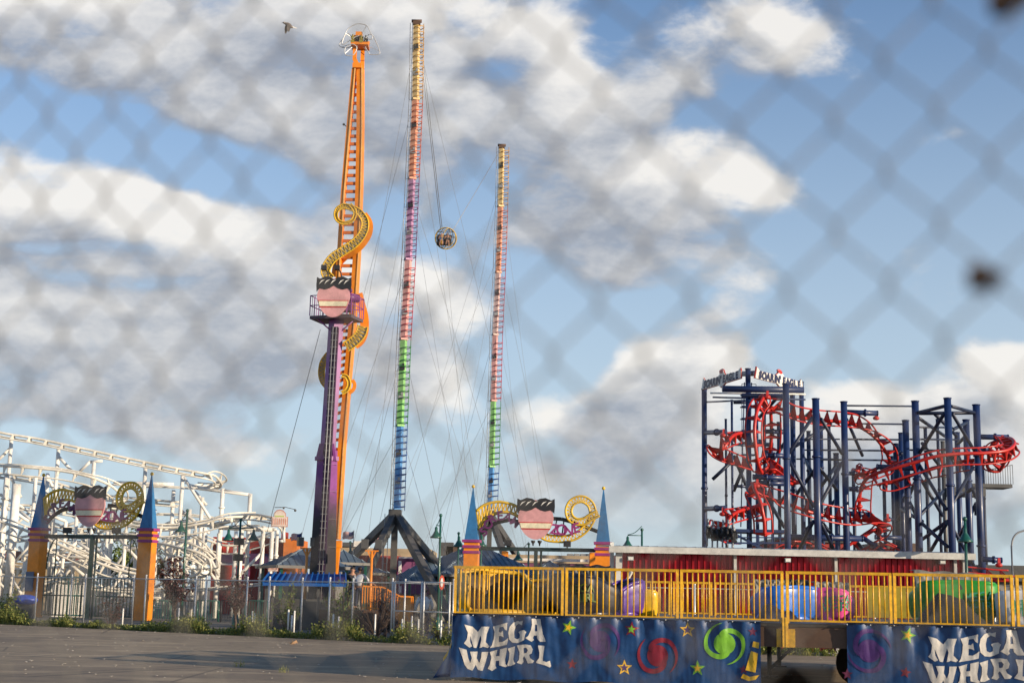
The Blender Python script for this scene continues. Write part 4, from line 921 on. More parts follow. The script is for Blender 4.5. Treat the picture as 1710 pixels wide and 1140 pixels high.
brc(1180, 671, 1248, 668, 66, 71, 3, 'tie_bar'); brc(1225, 672, 1249, 672, 71, 71, 5, 'tie_bar'); brc(1240, 660, 1310, 661, 68, 66, 8, 'top_beam'); brc(1240, 624, 1262, 623, 70, 68, 9, 'sign_beam')
m = MB(); a, b = P(1211, 886, 66), P(1316, 886, 66); m.box((a+b)/2+Vector((0,.8,0)), ((b-a).x, 1.8, .14))
for i in range(9): p = a+(b-a)*i/8; m.beam(p+Vector((0,0,-.6)), p, .06)
m.beam(a+Vector((0,0,-.55)), b+Vector((0,0,-.55)), .08); m.beam(a+Vector((0,0,-.3)), b+Vector((0,0,-.3)), .05)
m.beam(P(1225,890,66), P(1290,925,66), .1); m.build('walkway', BLU, rc)
m = MB(); c = P(1645, 812, 82); m.box(c, (2.6,1.6,.2)); m.box(c+Vector((-1.2,0,-.35)), (2.0,1.4,.5))
for i in range(12): p = c+Vector((-.2+i*.14, -.8, .1)); m.tube([p, p+Vector((0,0,.75+i*.03))], .018, 4)
m.tube([c+Vector((-.2,-.8,.85)), c+Vector((1.35,-.8,1.2))], .022, 5); m.tube([c+Vector((-1.9,-.8,.9)), c+Vector((-1.3,-.8,.9))], .022, 5); m.build('walkway', DGR, rc)
m = MB()
for i in range(6):
    z = P(1248, 660+i*20, 70); m.box(z+Vector((-.0,-.2,0)), (.7,.6,.05)); m.tube([z+Vector((-.35,-.5,0)), z+Vector((-.35,-.5,.5))], .02, 4); m.tube([z+Vector((.35,-.5,0)), z+Vector((.35,-.5,.5))], .02, 4); m.tube([z+Vector((-.35,-.5,.5)), z+Vector((.35,-.5,.5))], .02, 4)
for dx in (-.25, .1): p = P(1244, 880, 70); t = P(1250, 640, 70); m.tube([p+Vector((dx,-.3,0)), t+Vector((dx,-.3,0))], .03, 5)
m.build('stair_ladder', BLU, rc)
def track(pts, sides, g=.40, ma=RED, parent=None, nm='track', spine=.085, rail=.042, tie=.62, drop=.32, sp=True):
    """pts: pixel x, y, depth; sides: vector across the track at each point"""
    c = spline([P(*p) for p in pts], 7); s = spline([Vector(v) for v in sides], 7); n = len(c); A = []; B = []; C_ = []
    for i in range(n):
        d = (c[min(i+1, n-1)]-c[max(i-1, 0)]).normalized(); q = (s[i]-d*s[i].dot(d)).normalized(); up = q.cross(d)
        if sp: C_.append(c[i]+up*drop)
        A.append(c[i]+q*g); B.append(c[i]-q*g)
    m = MB(); m.tube(A, rail, 6); m.tube(B, rail, 6)
    if sp: m.tube(C_, spine, 8)
    acc = 0
    for i in range(1, n):
        seg = (c[i]-c[i-1]).length; k = 0
        while acc < seg:
            t = acc/seg; a = A[i-1].lerp(A[i], t); b = B[i-1].lerp(B[i], t); d = (c[i]-c[i-1]).normalized()*.045
            if sp:
                e = C_[i-1].lerp(C_[i], t); u = (e-c[i-1].lerp(c[i], t)).normalized()*.05
                m.add([a-d*.6, a+d*.6, b+d*.6, b-d*.6, e+d*2.2, e-d*2.2, e+u-d, e+u+d], [(0,1,4,5),(2,3,5,4),(0,5,6),(1,7,4),(3,2,7,6),(0,3,6),(1,2,7),(0,1,7,6)])
            else: m.tube([a, b], rail*.6, 5)
            acc += tie
        acc -= seg
    return m.build(nm, ma, parent)
for c in ((1276,672,80,6),(1300,705,82,6),(1350,720,80,7),(1384,712,82,6),(1425,790,82,6),(1476,800,84,6),(1545,715,82,6),(1565,700,84,5),(1640,760,82,6),(1212,700,80,4)): col_(*c)
X = (1,0,0); U = (0,.35,1); UB = (.1,.8,.7)
track([(1271,783,66),(1262,760,65.6),(1258,720,65.5),(1262,688,65.8),(1272,672,66.3),(1290,672,67),(1312,682,66.5),(1335,691,67),(1370,697,68),(1410,700,69),(1442,706,70),(1468,722,70.5),(1482,745,71),(1486,768,71.5),(1476,785,72),(1455,795,72),(1438,797,72),(1433,790,73),(1442,785,74),(1465,788,74)],
      [X,X,X,(1,.1,-.2),(.9,.6,.2),(.2,.8,.6),U,U,U,U,(.1,.6,.7),(-.3,.8,.5),(-.8,.6,.2),(-1,.4,0),(-.6,.8,.3),(-.2,.8,.5),(0,.6,.8),(.5,.5,.7),(.3,.8,.4),(0,1,.3)], g=.38, parent=rc)
track([(1289,690,67.5),(1290,730,68),(1285,768,68.5),(1276,783,68.6),(1290,775,68),(1312,790,69),(1330,800,70)], [X,X,X,(.6,.6,.5),(0,.8,.6),(0,.8,.5),(0,1,.3)], g=.4, parent=rc)
track([(1275,890,65.4),(1274,868,65.3),(1269,846,65.3),(1260,826,65.7),(1266,817,66.4),(1290,824,67),(1315,836,67),(1350,848,67),(1385,857,67.5),(1420,862,68),(1455,862,69),(1474,870,70),(1472,884,71),(1452,898,71),(1425,915,71),(1400,932,71)],
      [X,X,X,(.8,.3,.3),(.3,.9,.4),(0,.7,.7),U,U,U,U,(0,.8,.6),(-.5,.8,.3),(-.8,.5,.2),(-.5,.7,.5),(-.3,.8,.5),(-.3,.8,.5)], g=.42, parent=rc)
track([(1668,738,69),(1683,742,68),(1688,750,67),(1672,757,66.3),(1640,761,66),(1600,762,66),(1565,766,66),(1530,776,66.3),(1495,788,66.6),(1465,800,67),(1448,817,67.3),(1442,838,67.6),(1441,856,67.8)],
      [(-.3,.9,.4),(-.5,.8,.5),(-.6,.5,.6),(-.1,.4,1),U,U,U,U,(.1,.5,.9),(.4,.5,.7),(.8,.5,.4),(1,.4,.1),(1,.3,0)], g=.42, parent=rc)
track([(1688,744,70),(1672,742,71),(1658,752,71.5),(1652,768,72),(1656,778,72),(1668,776,72),(1676,760,71),(1682,748,70)], [(.8,.5,.3),(.3,.8,.5),(-.6,.6,.5),(-1,.3,0),(-.2,.8,-.5),(.7,.6,-.3),(1,.3,0),(.8,.5,.3)], g=.40, parent=rc)
track([(1645,775,72),(1600,780,73),(1560,790,74),(1520,803,74),(1490,813,74),(1470,812,74),(1470,803,74)], [(0,.9,.5)]*7, g=.42, parent=rc)
track([(1246,728,69),(1222,732,67.5),(1203,739,66.5),(1193,748,66),(1203,757,66),(1222,764,66.5),(1250,774,67.5)], [(.2,.9,.4),(.2,.8,.5),(.5,.6,.6),(.9,.3,.3),(.4,.5,.8),(.1,.6,.8),(0,.7,.7)], g=.36, parent=rc)
track([(1262,852,69),(1235,858,67.5),(1210,864,66.5),(1198,874,66),(1197,885,66),(1207,892,66),(1230,897,67)], [(.2,.9,.4),(.2,.8,.5),(.5,.6,.6),(.9,.3,.3),(.8,.4,.4),(.3,.6,.7),(0,.8,.6)], g=.36, parent=rc)
track([(1606,950,64),(1640,953,64),(1668,956,64),(1690,957,64)], [(0,1,.3)]*4, g=.5, parent=rc)
track([(1285,915,70),(1320,900,70),(1360,905,71),(1400,925,71),(1440,935,71)], [(0,1,.3)]*5, g=.42, parent=rc)
track([(1440,930,70),(1470,905,70),(1500,915,70)], [(0,1,.3)]*3, g=.42, parent=rc)
for x, y, D in ((1281,663,66),(1208,727,66),(1207,858,66),(1264,811,66),(1435,845,68),(1482,868,70),(1674,737,69),(1668,943,64),(1463,698,70),(1431,786,72)):
    m = MB(); c = P(x, y, D); m.sphere(c, .13, 10, 6, (1.3,1,.8)); m.beam(c+Vector((0,0,.02)), c+Vector((.03,.06,.3)), .11); m.build('track_clamp', RED, rc)
# coaster signs
def eagle_sign(p0, p1, p2, p3, D0, D1, lb, ma, red, txt):
    """p0..p3 = top left, top right, bottom right, bottom left pixels"""
    a, b = P(*p0, D0), P(*p1, D1); c, d = P(*p3, D0), P(*p2, D1); nrm = (b-a).cross(c-a).normalized()
    if nrm.y > 0: nrm = -nrm
    def q(u, v, o=0): return (a.lerp(b, u)).lerp(c.lerp(d, u), v)+nrm*o
    root = thing('coaster_sign', lb, 'sign', tuple((c+d)/2))
    pts = [(0,-.42),(.06,-.02),(.40,0),(.455,-.28),(.46,-.55),(.445,-.68),(.47,-.82),(.51,-.84),(.54,-.7),(.56,-.4),(.60,-.05),(.94,0),(.985,-.35),(1,0),(1,.96),(.62,.98),(.56,1.28),(.50,1.34),(.45,1.0),(0,.98)]
    cx, cy = .5, .45
    m = MB(); m.plate([q(cx+(u-cx)*1.018, cy+(v-cy)*1.07) for u, v in pts], .06); o = m.build('border_board', red, root)
    m = MB(); m.plate([q(u, v, .045) for u, v in pts], .03); m.build('face_board', ma, root)
    m = MB(); m.plate([q(u, v, .07) for u, v in ((.455,-.4),(.46,-.55),(.445,-.66),(.47,-.8),(.51,-.82),(.535,-.7),(.545,-.45),(.51,-.32),(.49,-.42))], .02); m.build('eagle_head', red, root)
    W_ = (b-a).length; H_ = (c-a).length
    word = "SOARIN'EAGLE"; n = len(word)
    adv = [.45 if c_ == 'I' else .35 if c_ == "'" else 1.0 for c_ in word]; adv[7] += .0; tot_ = sum(adv)+.3; acc = 0
    for i, ch in enumerate(word):
        vs, fs = text_mesh(ch, .035, .0, H_*1.28); m = MB(); u0 = .04+(acc+adv[i]/2)*.92/tot_; acc += adv[i]+(.3 if ch == "'" else 0)
        vs = [v*1 for v in vs]; kx = (W_*.92/tot_)/(H_*.92) if ch not in "I'" else .8
        m.add([q(u0+v.x*kx/W_, .5-v.y/H_*.98, .075) for v in vs], fs); m.build('letter', txt, root)
    return root
eagle_sign((1175,637),(1238,619),(1238,632),(1173,651), 71, 67.4, 'coaster sign turned to the left, in shade, at the top left of the navy columns', WHT, MATS['red_track_paint'], mat('navy_letter', (.01,.015,.07), .5))
eagle_sign((1262,618),(1338,638),(1339,650),(1260,631), 67, 70.3, 'sunlit coaster sign facing right with a red eagle head on top', WHT, MATS['red_track_paint'], MATS['navy_letter'])
# hanging train
tr_ = thing('coaster_train', 'dark suspended coaster train hanging under the red track at the lower left of the coaster', 'coaster train', tuple(P(1200, 905, 65)))
for i in range(6):
    c = P(1183+i*8.5, 893+3*math.sin(i*1.3)+i*1.2, 65.2-.15*i); m = MB()
    m.box(c+Vector((0,.1,.18)), (.2,.12,.5)); m.box(c+Vector((0,-.1,-.1)), (.2,.38,.1)); m.tube([c+Vector((-.09,0,.35)), c+Vector((-.09,-.25,.25)), c+Vector((-.09,-.28,-.02))], .035, 6); m.tube([c+Vector((.09,0,.35)), c+Vector((.09,-.25,.25)), c+Vector((.09,-.28,-.02))], .035, 6); m.mi = 1
    m.tube([c+Vector((-.08,-.2,-.15)), c+Vector((-.1,-.28,-.5))], .04, 6); m.tube([c+Vector((0,.1,.4)), c+Vector((0,.1,.75))], .05, 6); m.sphere(c+Vector((0,-.02,.42)), .08, 8, 6); m.build('seat', [BLK, GRY], tr_)
# ---------------- white coaster on the left ----------------
wc = thing('roller_coaster', 'sprawling white roller coaster behind the left entrance gate', 'roller coaster', tuple(G(200, 80)))
H_ = (0,1,.15); SU = (0,.5,.9); 
def wt(pts, side=H_, g=.42, ma=CREAM, **k):
    sd2 = side if isinstance(side, list) else [side]*len(pts)
    track(pts, sd2, g=g, ma=ma, parent=wc, spine=.07, rail=.048, tie=.95, drop=-.24, **k)
wt([(-60,713,80),(0,729,80),(60,739,80),(120,752,80),(180,765,80),(250,780,80),(300,790,80),(340,797,80),(362,800,81),(366,806,82.5),(350,810,84),(320,806,86)], [H_]*8+[(.4,.8,.4),(.9,.4,.3),(.6,.8,.3),H_])
wt([(-50,783,76),(0,783,76),(50,786,76),(100,791,76),(145,800,76),(180,812,77),(200,826,78),(196,842,79),(170,850,80)], [(0,.7,.7)]*5+[(.3,.7,.6),(.8,.5,.3),(.7,.6,.3),H_])
wt([(190,808,83),(250,811,83),(310,814,83),(345,816,83)], sp=False)
wt([(-30,795,84),(30,800,84),(90,812,84),(150,830,84),(220,838,84),(300,845,84)])
wt([(-30,852,82),(40,850,82),(110,858,82),(190,872,82),(260,884,81),(320,880,80),(380,870,79),(420,866,78),(455,872,77),(470,880,78)], sp=True)
wt([(170,872,79),(230,882,78),(290,885,78),(340,878,78),(380,868,78),(430,866,79)], (0,.6,.8))
wt([(-20,868,75),(30,885,75),(80,905,75),(130,928,75),(180,950,75),(240,965,75)], (0,.6,.8))
wt([(240,905,77),(280,912,76),(320,922,75),(346,934,75),(350,948,75),(330,956,76),(290,952,77)], [SU,SU,SU,(.6,.4,.6),(.9,.3,.2),(.5,.7,.5),H_])
wt([(40,935,78),(100,925,78),(160,935,78),(200,952,78),(240,962,78)]); wt([(140,980,76),(200,985,76),(250,985,76),(330,980,76)], sp=False)
wt([(-20,915,86),(60,900,86),(150,905,86),(240,893,86),(300,872,86)]); wt([(330,985,77),(380,980,77),(440,975,77)], sp=False)
wt([(260,858,86),(320,860,86),(380,868,86),(400,870,86)], sp=False); wt([(60,870,85),(120,888,85),(180,886,85),(230,870,85)])
wt([(40,990,80),(100,975,80),(160,985,80),(220,1000,80),(270,1002,80)], (0,.6,.8)); wt([(285,905,79),(305,925,78),(335,945,78),(352,962,78)], (0,.5,.9)); wt([(300,900,79),(330,915,78),(352,935,78)], (0,.5,.9))
wt([(-20,940,84),(40,955,84),(110,950,84),(170,965,84),(230,985,84)], (0,.6,.8)); wt([(330,900,84),(380,915,84),(430,905,84),(460,895,84)], (0,.6,.8))
def wcol(x, y, D, w=6.5):
    t = P(x, y, D); r = w*.5*D/F; m = MB(); m.tube([(t.x, D, 0), t], r, 10); z = 2.2+(x % 5)*.4
    while z < t.z-.8: m.tube([(t.x, D, z-.05), (t.x, D, z+.05)], r*1.5, 10); z += 3.1
    m.build('column', WHT, wc)
for c in ((19,735,81),(98,746,81),(157,771,83),(243,780,81),(305,793,81),(290,818,84),(372,815,81,7),(418,824,81,7),(366,890,79,7),(404,880,79,7),(440,878,79,7),(455,880,80,7),(463,885,78,6),(28,808,76,15),(12,790,77,9),(60,795,79),(80,790,77),(129,850,80),(190,835,82),(158,820,80),(231,880,83),(262,884,80),(281,895,82),(326,885,79),(342,880,82),(45,900,83),(110,870,80),(210,885,79),(180,880,84),(0,860,80),(93,880,84),(143,890,86),(317,850,86),(395,872,84),(338,830,84)): wcol(*c)
def wb(x0, y0, x1, y1, D0, D1=None, w=5):
    D1 = D1 or D0; m = MB(); m.tube([P(x0, y0, D0), P(x1, y1, D1)], w*.5*D0/F, 8); m.build('brace', WHT, wc)
for b in ((-10,775,17,748,81),(0,840,48,870,77),(98,762,128,795,81),(78,792,92,822,78),(132,788,151,770,83),(151,771,171,769,83),(306,795,358,876,81),(325,820,345,843,84),(330,815,418,826,81),(372,818,418,826,81),(190,805,290,808,84),(240,812,290,810,84),
          (0,825,60,860,79),(60,850,110,870,80),(20,800,35,830,77),(230,890,190,950,80),(110,905,160,960,78),(150,905,215,965,79),(200,900,240,945,79),(290,890,330,870,82),(340,940,365,975,78),(345,920,366,960,78),(390,970,440,920,79),(395,940,425,880,79),(60,900,105,940,80),(100,880,150,865,82),(250,900,300,935,80),(262,915,292,890,80),(330,900,300,960,81),(110,945,160,925,78),(100,925,129,905,77),(129,905,165,928,77),(100,929,165,930,77),
          (150,960,180,990,77),(180,990,205,960,77),(205,960,235,990,77),(160,1010,235,980,78),(165,1022,230,1000,78),(115,940,140,960,78),(60,940,60,970,80),(30,850,90,900,85),(120,860,180,900,85),(200,845,260,900,85),(260,850,230,900,85),(300,850,350,890,85),(160,850,120,900,86),(60,845,10,890,86),(400,866,350,880,79),(366,880,455,884,79,None,8),(300,870,366,880,80),(455,884,462,884,79),(250,985,330,940,78),(270,950,300,985,79),(300,985,330,960,79),(210,915,260,915,79),(100,915,150,915,84)): wb(*b)
rw = random.Random(11)
for i in range(30):
    x = rw.uniform(-10, 350); y = rw.uniform(890, 975); dx = rw.choice((-1, 1))*rw.uniform(18, 38); dd = rw.uniform(77, 87); wb(x, y, x+dx, y+rw.uniform(35, 55), dd, dd+rw.uniform(-1, 1), 4.2)
for i in range(18): wcol(rw.uniform(-5, 350), rw.uniform(885, 955), rw.uniform(79, 88), 4.5)
m = MB(); c = P(467, 866, 77); a = c+Vector((-.0,0,-.35))
for nm, x, y, s in (('big', 467, 866, 1.0), ('small', 456, 945, .62)):
    sg = thing('hanging_sign', 'pale pink lettered board with arched top '+('on the end of the white coaster structure' if s == 1 else 'on the red building under the larger board'), 'sign', tuple(P(x, y+10, 76)))
    c = P(x, y, 76); m = MB(); w = .44*s; pts = [(-w,-.42*s),(w,-.42*s),(w,.12*s),(w*.75,.12*s),(w*.72,.3*s),(w*.4,.46*s),(0,.5*s),(-w*.4,.46*s),(-w*.72,.3*s),(-w*.75,.12*s),(-w,.12*s)]
    m.plate([c+Vector((u, 0, v)) for u, v in pts], .06); m.build('board', mat('dusty_pink_board', (.50,.24,.20), .6), sg)
    m = MB(); m.plate([c+Vector((u*.9, -.04, v*.9-.01)) for u, v in pts], .03); m.build('face', mat('pale_board', (.72,.60,.52), .6), sg)
    for i in range(7): m = MB(); m.box(c+Vector((-w*.75+i*w*.25, -.062, -.14*s)), (.045*s,.012,.34*s)); m.build('lettering', mat('salmon_print', (.62,.28,.2), .6), sg)
    m = MB(); m.box(c+Vector((0,-.062,.14*s)), (w*1.1,.012,.07*s)); m.build('lettering', mat('lime_print', (.45,.55,.15), .6), sg)
    if s == 1:
        m = MB(); m.tube([P(474, 885, 76), P(474, 905, 76)], .08, 8); m.tube([P(474,903,76), P(466,903,76)], .08, 8); m.build('post', WHT, sg)
    m = MB(); m.tube([c+Vector((-.3*s,0,.6*s)), c+Vector((.3*s,-.1,.62*s)), c+Vector((.85*s,-.3,.5*s))], .018, 5); m.sphere(c+Vector((.85*s,-.3,.45*s)), .07, 8, 5); m.sphere(c+Vector((.2*s,-.1,.58*s)), .06, 8, 5); m.build('lamp_arm', DGR, sg)
# ---------------- buildings ----------------
def bbox(name, ma, parent, x0, x1, ytop, D, dep=6, zt=None, zb=0, **k):
    a, b = P(x0, ytop, D), P(x1, ytop, D); z = zt or (a.z+b.z)/2; m = MB(); m.box(((a.x+b.x)/2, D+dep/2, (z+zb)/2), (b.x-a.x, dep, z-zb)); return m.build(name, ma, parent, **k)
REDW = mat('red_stucco', (.36,.04,.03), .7, scale=1.5, dirt=((.2,.03,.03), .4)); TAN = mat('tan_facade', (.42,.32,.19), .7, scale=2, dirt=((.25,.18,.1), .5)); PURW = mat('plum_wall', (.20,.055,.14), .7, scale=1.5)
DPU = mat('dark_plum_awning', (.085,.03,.06), .6)
b = thing('building', 'red building with a plum awning and an orange corner block behind the white coaster', 'building', tuple(G(420, 92)))
bbox('wall', REDW, b, 356, 478, 897, 92, 10); bbox('corner_block', mat('orange_stucco', (.60,.17,.03), .7, scale=2), b, 474, 496, 899, 90.5, 5)
a, c = P(345, 922, 90), P(448, 924, 90); m = MB(); m.add([a, c, P(450, 942, 88.5), P(343, 940, 88.5)], [(3,2,1,0)]); o = m.build('awning', DPU, b); o.modifiers.new('t', 'SOLIDIFY').thickness = .08
m = MB(); m.beam(P(343, 941, 88.4), P(450, 943, 88.4), .1); m.build('awning_trim', WHT, b)
for x0, x1, y, lb in ((372,386,946,'shopfront_panel'), (395,416,948,'poster_panel'), (423,440,946,'shopfront_panel')):
    q0, q1 = P(x0, y, 91.9), P(x1, y+26, 91.9); m = MB(); m.box(((q0.x+q1.x)/2, 91.95, (q0.z+q1.z)/2), (q1.x-q0.x, .08, q0.z-q1.z)); m.build(lb, PURW if 'poster' in lb else REDW, b)
for x0, x1, y in ((366,369,905),(470,478,888),(484,487,896)): bbox('roof_vent', REDW, b, x0, x1, y, 91, 1, zb=3)
b = thing('building', 'long low dark red and plum building with a tan parapet between the ride towers', 'building', tuple(G(650, 110)))
bbox('wall', REDW, b, 590, 668, 927, 108, 8); bbox('parapet', TAN, b, 560, 720, 915, 112, 10); 
bbox('wall', PURW, b, 664, 760, 932, 104, 6); bbox('fascia', WHT, b, 666, 762, 930, 103.4, .3, zb=4.0)
m = MB(); m.beam(P(668, 936, 103), P(668, 990, 103), .2); m.build('downpipe', WHT, b)
for i, (x0, x1, y, ma) in enumerate(((572,590,905,DGR),(590,614,903,WHT),(566,600,912,BRN),(640,652,915,GRY),(735,757,905,DGR),(745,765,912,BRN),(620,640,918,TAN))):
    t = bbox('rooftop_unit', ma, None, x0, x1, y, 113, 2, zb=4.5); t['label'] = ['grey box unit on the low roof left of the cable tower', 'white box unit on the low roof left of the cable tower', 'long brown unit on the low roof near the orange arm', 'small grey unit on the tan roof by the mast', 'dark grey unit on the roof left of the right gate', 'brown unit on the roof left of the right gate', 'tan unit on the roof beside the mast'][i]; t['category'] = 'rooftop unit'; t['group'] = 'rooftop units on the low buildings'
b = thing('building', 'plum building with a tan parapet seen under the right entrance gate', 'building', tuple(G(910, 95)))
bbox('wall', PURW, b, 825, 1040, 940, 92, 8); bbox('parapet', TAN, b, 840, 1045, 927, 96, 6); bbox('fascia', WHT, b, 825, 1040, 937, 91.6, .3, zb=3.9); bbox('orange_pier', ORA, b, 838, 849, 920, 90, 1); bbox('orange_pier', ORA, b, 985, 996, 922, 90, 1)
for i, x in enumerate((948, 959, 970, 980)):
    t = bbox('rooftop_unit', GRY, None, x, x+9, 924, 97, 1.4, zb=4.2); t['label'] = 'grey air conditioning box on the plum building roof under the right gate'; t['category'] = 'rooftop unit'; t['group'] = 'air conditioners in a row'
b = thing('building', 'brick red block seen between the navy coaster columns', 'building', tuple(G(1370, 90)))
bbox('wall', REDW, b, 1296, 1412, 901, 90, 10); bbox('roof', DGR, b, 1294, 1414, 899, 89.8, 10.4, zb=5.2)
b = thing('building', 'low dark shingled roof at the far right edge', 'building', tuple(G(1700, 80)))
bbox('wall', DGR, b, 1640, 1790, 962, 80, 8); bbox('roof', mat('dark_shingle', (.07,.07,.07), .8), b, 1636, 1795, 944, 79.5, 9, zb=2.9)
b = thing('building', 'dull red low roof hut behind the left edge of the white coaster', 'building', tuple(G(20, 92)))
bbox('wall', TAN, b, -80, 90, 938, 92, 6); bbox('roof', mat('brown_red_roof', (.20,.06,.05), .6, scale=3), b, -85, 95, 919, 91.5, 8, zb=3.2)
b = thing('building', 'far pale apartment block glimpsed right of the coaster columns', 'building', tuple(G(1500, 160))); bbox('wall', TAN, b, 1466, 1530, 908, 160, 10); bbox('roof', BRN, b, 1464, 1532, 906, 159.8, 10.4, zb=6.8)
# red corrugated building
RD_ = 46.0; xa, xb_ = P(1040, 930, RD_).x, P(1612, 935, RD_).x; zt = 3.02
b = thing('building', 'long low red corrugated steel building behind the ride platform', 'building', ((xa+xb_)/2, RD_, 0))
m = MB(); pr = []; x = xa; pit = .188
while x < xb_-pit: pr += [(x, 0), (x+.125, 0), (x+.14, -.065), (x+.16, -.065), (x+.188, 0)]; x += pit
vs = []; 
for (u, v) in pr: vs += [(u, RD_+v, 0), (u, RD_+v, zt)]
m.add(vs, [(2*i, 2*i+2, 2*i+3, 2*i+1) for i in range(len(pr)-1)]); m.build('front_wall', RIB, b)
m = MB(); m.box(((xa+xb_)/2, RD_+3.05, zt/2), (xb_-xa-.1, 6, zt)); m.build('side_wall', RIB, b)
m = MB(); vs = []; x = xa-.45
while x < xb_+.1:
    for u, h in ((0, 0), (.03, .035), (.06, 0)): vs += [(x+u, RD_-.35, zt+.16+h), (x+u, RD_+6.4, zt+.36+h)]
    x += .3
m.add(vs, [(2*i, 2*i+2, 2*i+3, 2*i+1) for i in range(len(vs)//2-1)]); m.build('roof', mat('bluish_roof_sheet', (.30,.33,.36), .35, metal=.5), b)
m = MB(); m.box(((xa+xb_)/2-.15, RD_-.42, zt+.06), (xb_-xa+.65, .2, .2)); m.build('gutter', GUT, b)
for px in (1227, 1395, 1594, 1609, 1033):
    x = P(px, 950, RD_-.1).x; m = MB(); m.box((x, RD_-.16, zt/2-.02), (.09 if px != 1033 else .2, .12, zt)); m.build('post', GUT, b)
for px in (1053, 1315, 1573):
    c = P(px, 932+(px-1053)*.011, RD_-.3); m = MB(); m.box(c, (.19,.16,.13)); m.mi = 1; m.box(c+Vector((0,-.09,0)), (.15,.02,.09)); m.tube([c+Vector((0,.05,0)), (c.x, RD_, c.z)], .03, 6); m.build('wall_light', [GRY, mat('lamp_glass', (.8,.8,.75), .15)], b)
m = MB(); a = P(1022, 905, RD_+.4); m.beam((a.x, RD_+.4, 0), a, .12); m.beam((a.x+.6, RD_-.1, 2.4), (a.x, RD_+.4, 1.2), .08); m.build('end_frame', WHT, b)
# ---------------- pavilions ----------------
def pyramid(label, ax, ay, D, hw, zeave, walls=True):
    ap = P(ax, ay, D); root = thing('pavilion', label, 'pavilion', (ap.x, D, 0)); z1 = ap.z; m = MB(); rt = Matrix.Rotation(R(25), 3, 'Z')
    cs = [Vector((ap.x, D, 0))+rt @ Vector((x*hw, y*hw, zeave)) for x, y in ((-1,-1),(1,-1),(1,1),(-1,1))]
    m.add(cs+[ap], [(0,1,4),(1,2,4),(2,3,4),(3,0,4),(3,2,1,0)])
    for i in range(4):
        a, c = cs[i], cs[(i+1) % 4]; n = max(4, int(hw*2/.35))
        for j in range(n+1):
            t = j/n; p = a.lerp(c, t); tt = 1-abs(2*t-1); mid = (a+c)/2; q = p+(ap-mid)*tt; m.beam(p+Vector((0,0,.02)), q+Vector((0,0,.02)), .035) if tt > .05 else None
    m.build('roof', ROOF, root); m = MB(); m.beam(cs[0], cs[1], .1, .14); m.beam(cs[1], cs[2], .1, .14); m.beam(cs[3], cs[0], .1, .14); m.build('fascia', DGR, root)
    for cpt in cs: m = MB(); q = cpt.lerp(Vector((ap.x, D, zeave)), .15); m.beam((q.x, q.y, 0), (q.x, q.y, zeave), .14); m.build('post', GRN, root)
    if walls: m = MB(); m.box((ap.x, D+.3, zeave*.35), (hw*1.2, hw*1.2, zeave*.7), R(25)); m.build('counter', DGR, root)
pyramid('slate blue pyramid roof pavilion left of the purple column', 510, 914, 72, 1.95, 2.7)
pyramid('small two tier pavilion roof right of the orange arm', 574, 918, 76, 1.1, 3.0)
pyramid('wide slate roof pavilion lower behind the small one', 590, 935, 84, 1.9, 2.6)
pyramid('slate pavilion roof under the right legs of the cable tower', 712, 934, 84, 1.9, 2.15)
pyramid('largest slate pavilion roof behind the left pillar of the right gate', 794, 906, 86, 3.5, 2.6)
pyramid('small slate pavilion peak seen just above the yellow railing', 918, 936, 74, 1.4, 2.5)
# blue canopy
D = 59; cn = thing('canopy', 'bright blue ribbed metal canopy in front of the purple column', 'canopy', tuple(G(510, D)))
a, b_, c, d_ = P(450, 959, D+1.2), P(577, 960, D+1.2), P(578, 975, D), P(439, 973, D)
m = MB(); m.add([a, b_, c, d_], [(3,2,1,0)])
for i in range(15): t = i/14; m.beam(d_.lerp(c, t)+Vector((0,-.04,.05)), a.lerp(b_, t)+Vector((0,-.04,.05)), .05, .14)
m.build('roof', CAN, cn); m = MB(); m.beam(d_+Vector((0,-.03,-.04)), c+Vector((0,-.03,-.04)), .05, .12); m.beam(a, b_, .1); m.build('fascia', CAN, cn)
for t in (.03, .35, .66, .97): m = MB(); p = d_.lerp(c, t); m.beam((p.x, p.y+.3, 0), (p.x, p.y+.3, p.z), .1); m.build('post', DGR, cn)
m = MB(); p = d_.lerp(c, .5); m.box((p.x, p.y+.9, .62), (2.9,.3,1.24)); m.build('counter', DGR, cn)
# ---------------- street lamps ----------------
def bell(mb, c, k=1): mb.lathe(tuple(c), [(.0,.02*k),(.19*k,-.0),(.2*k,.03*k),(.13*k,.10*k),(.085*k,.18*k),(.05*k,.24*k),(.05*k,.34*k),(.02*k,.38*k),(0,.4*k)], 14)
def lamp(label, px, ytop, D, arms, k=1, base_r=.055, box=False):
    k *= 1.3
    t = P(px, ytop, D); root = thing('street_lamp', label, 'street lamp', (t.x, D, 0), 'green bell shaped street lamps'); m = MB()
    m.tube([(t.x, D, 0), (t.x, D, t.z*.5), t], [base_r*1.2, base_r, base_r*.8], 8); m.sphere(t, base_r*1.4, 8, 6); m.lathe((t.x, D, 0), [(.16,0),(.16,.3),(.09,.5),(.06,.6)], 10); m.build('post', GRN, root)
    for (ax, ay) in arms:
        c = P(ax, ay, D); zt_ = c.z+.4*k; x = t.x; m = MB()
        if abs(c.x-x) > .05:
            m.tube([(x, D, zt_+.02), (c.x, D, zt_+.02)], .022, 6); m.tube(spline([(x, D, zt_+.45), ((x+c.x)/2, D, zt_+.15), (c.x, D, zt_+.04)], 4), .018, 5)
            m.build('arm', GRN, root); m = MB()
        bell(m, c, k); m.build('lamp_shade', GRN, root)
    if box:
        for zz in (.45, 1.15): m = MB(); m.box(t-Vector((0,.1,zz+.5)), (.42,.25,.3)); m.build('loudspeaker', BLK, root)
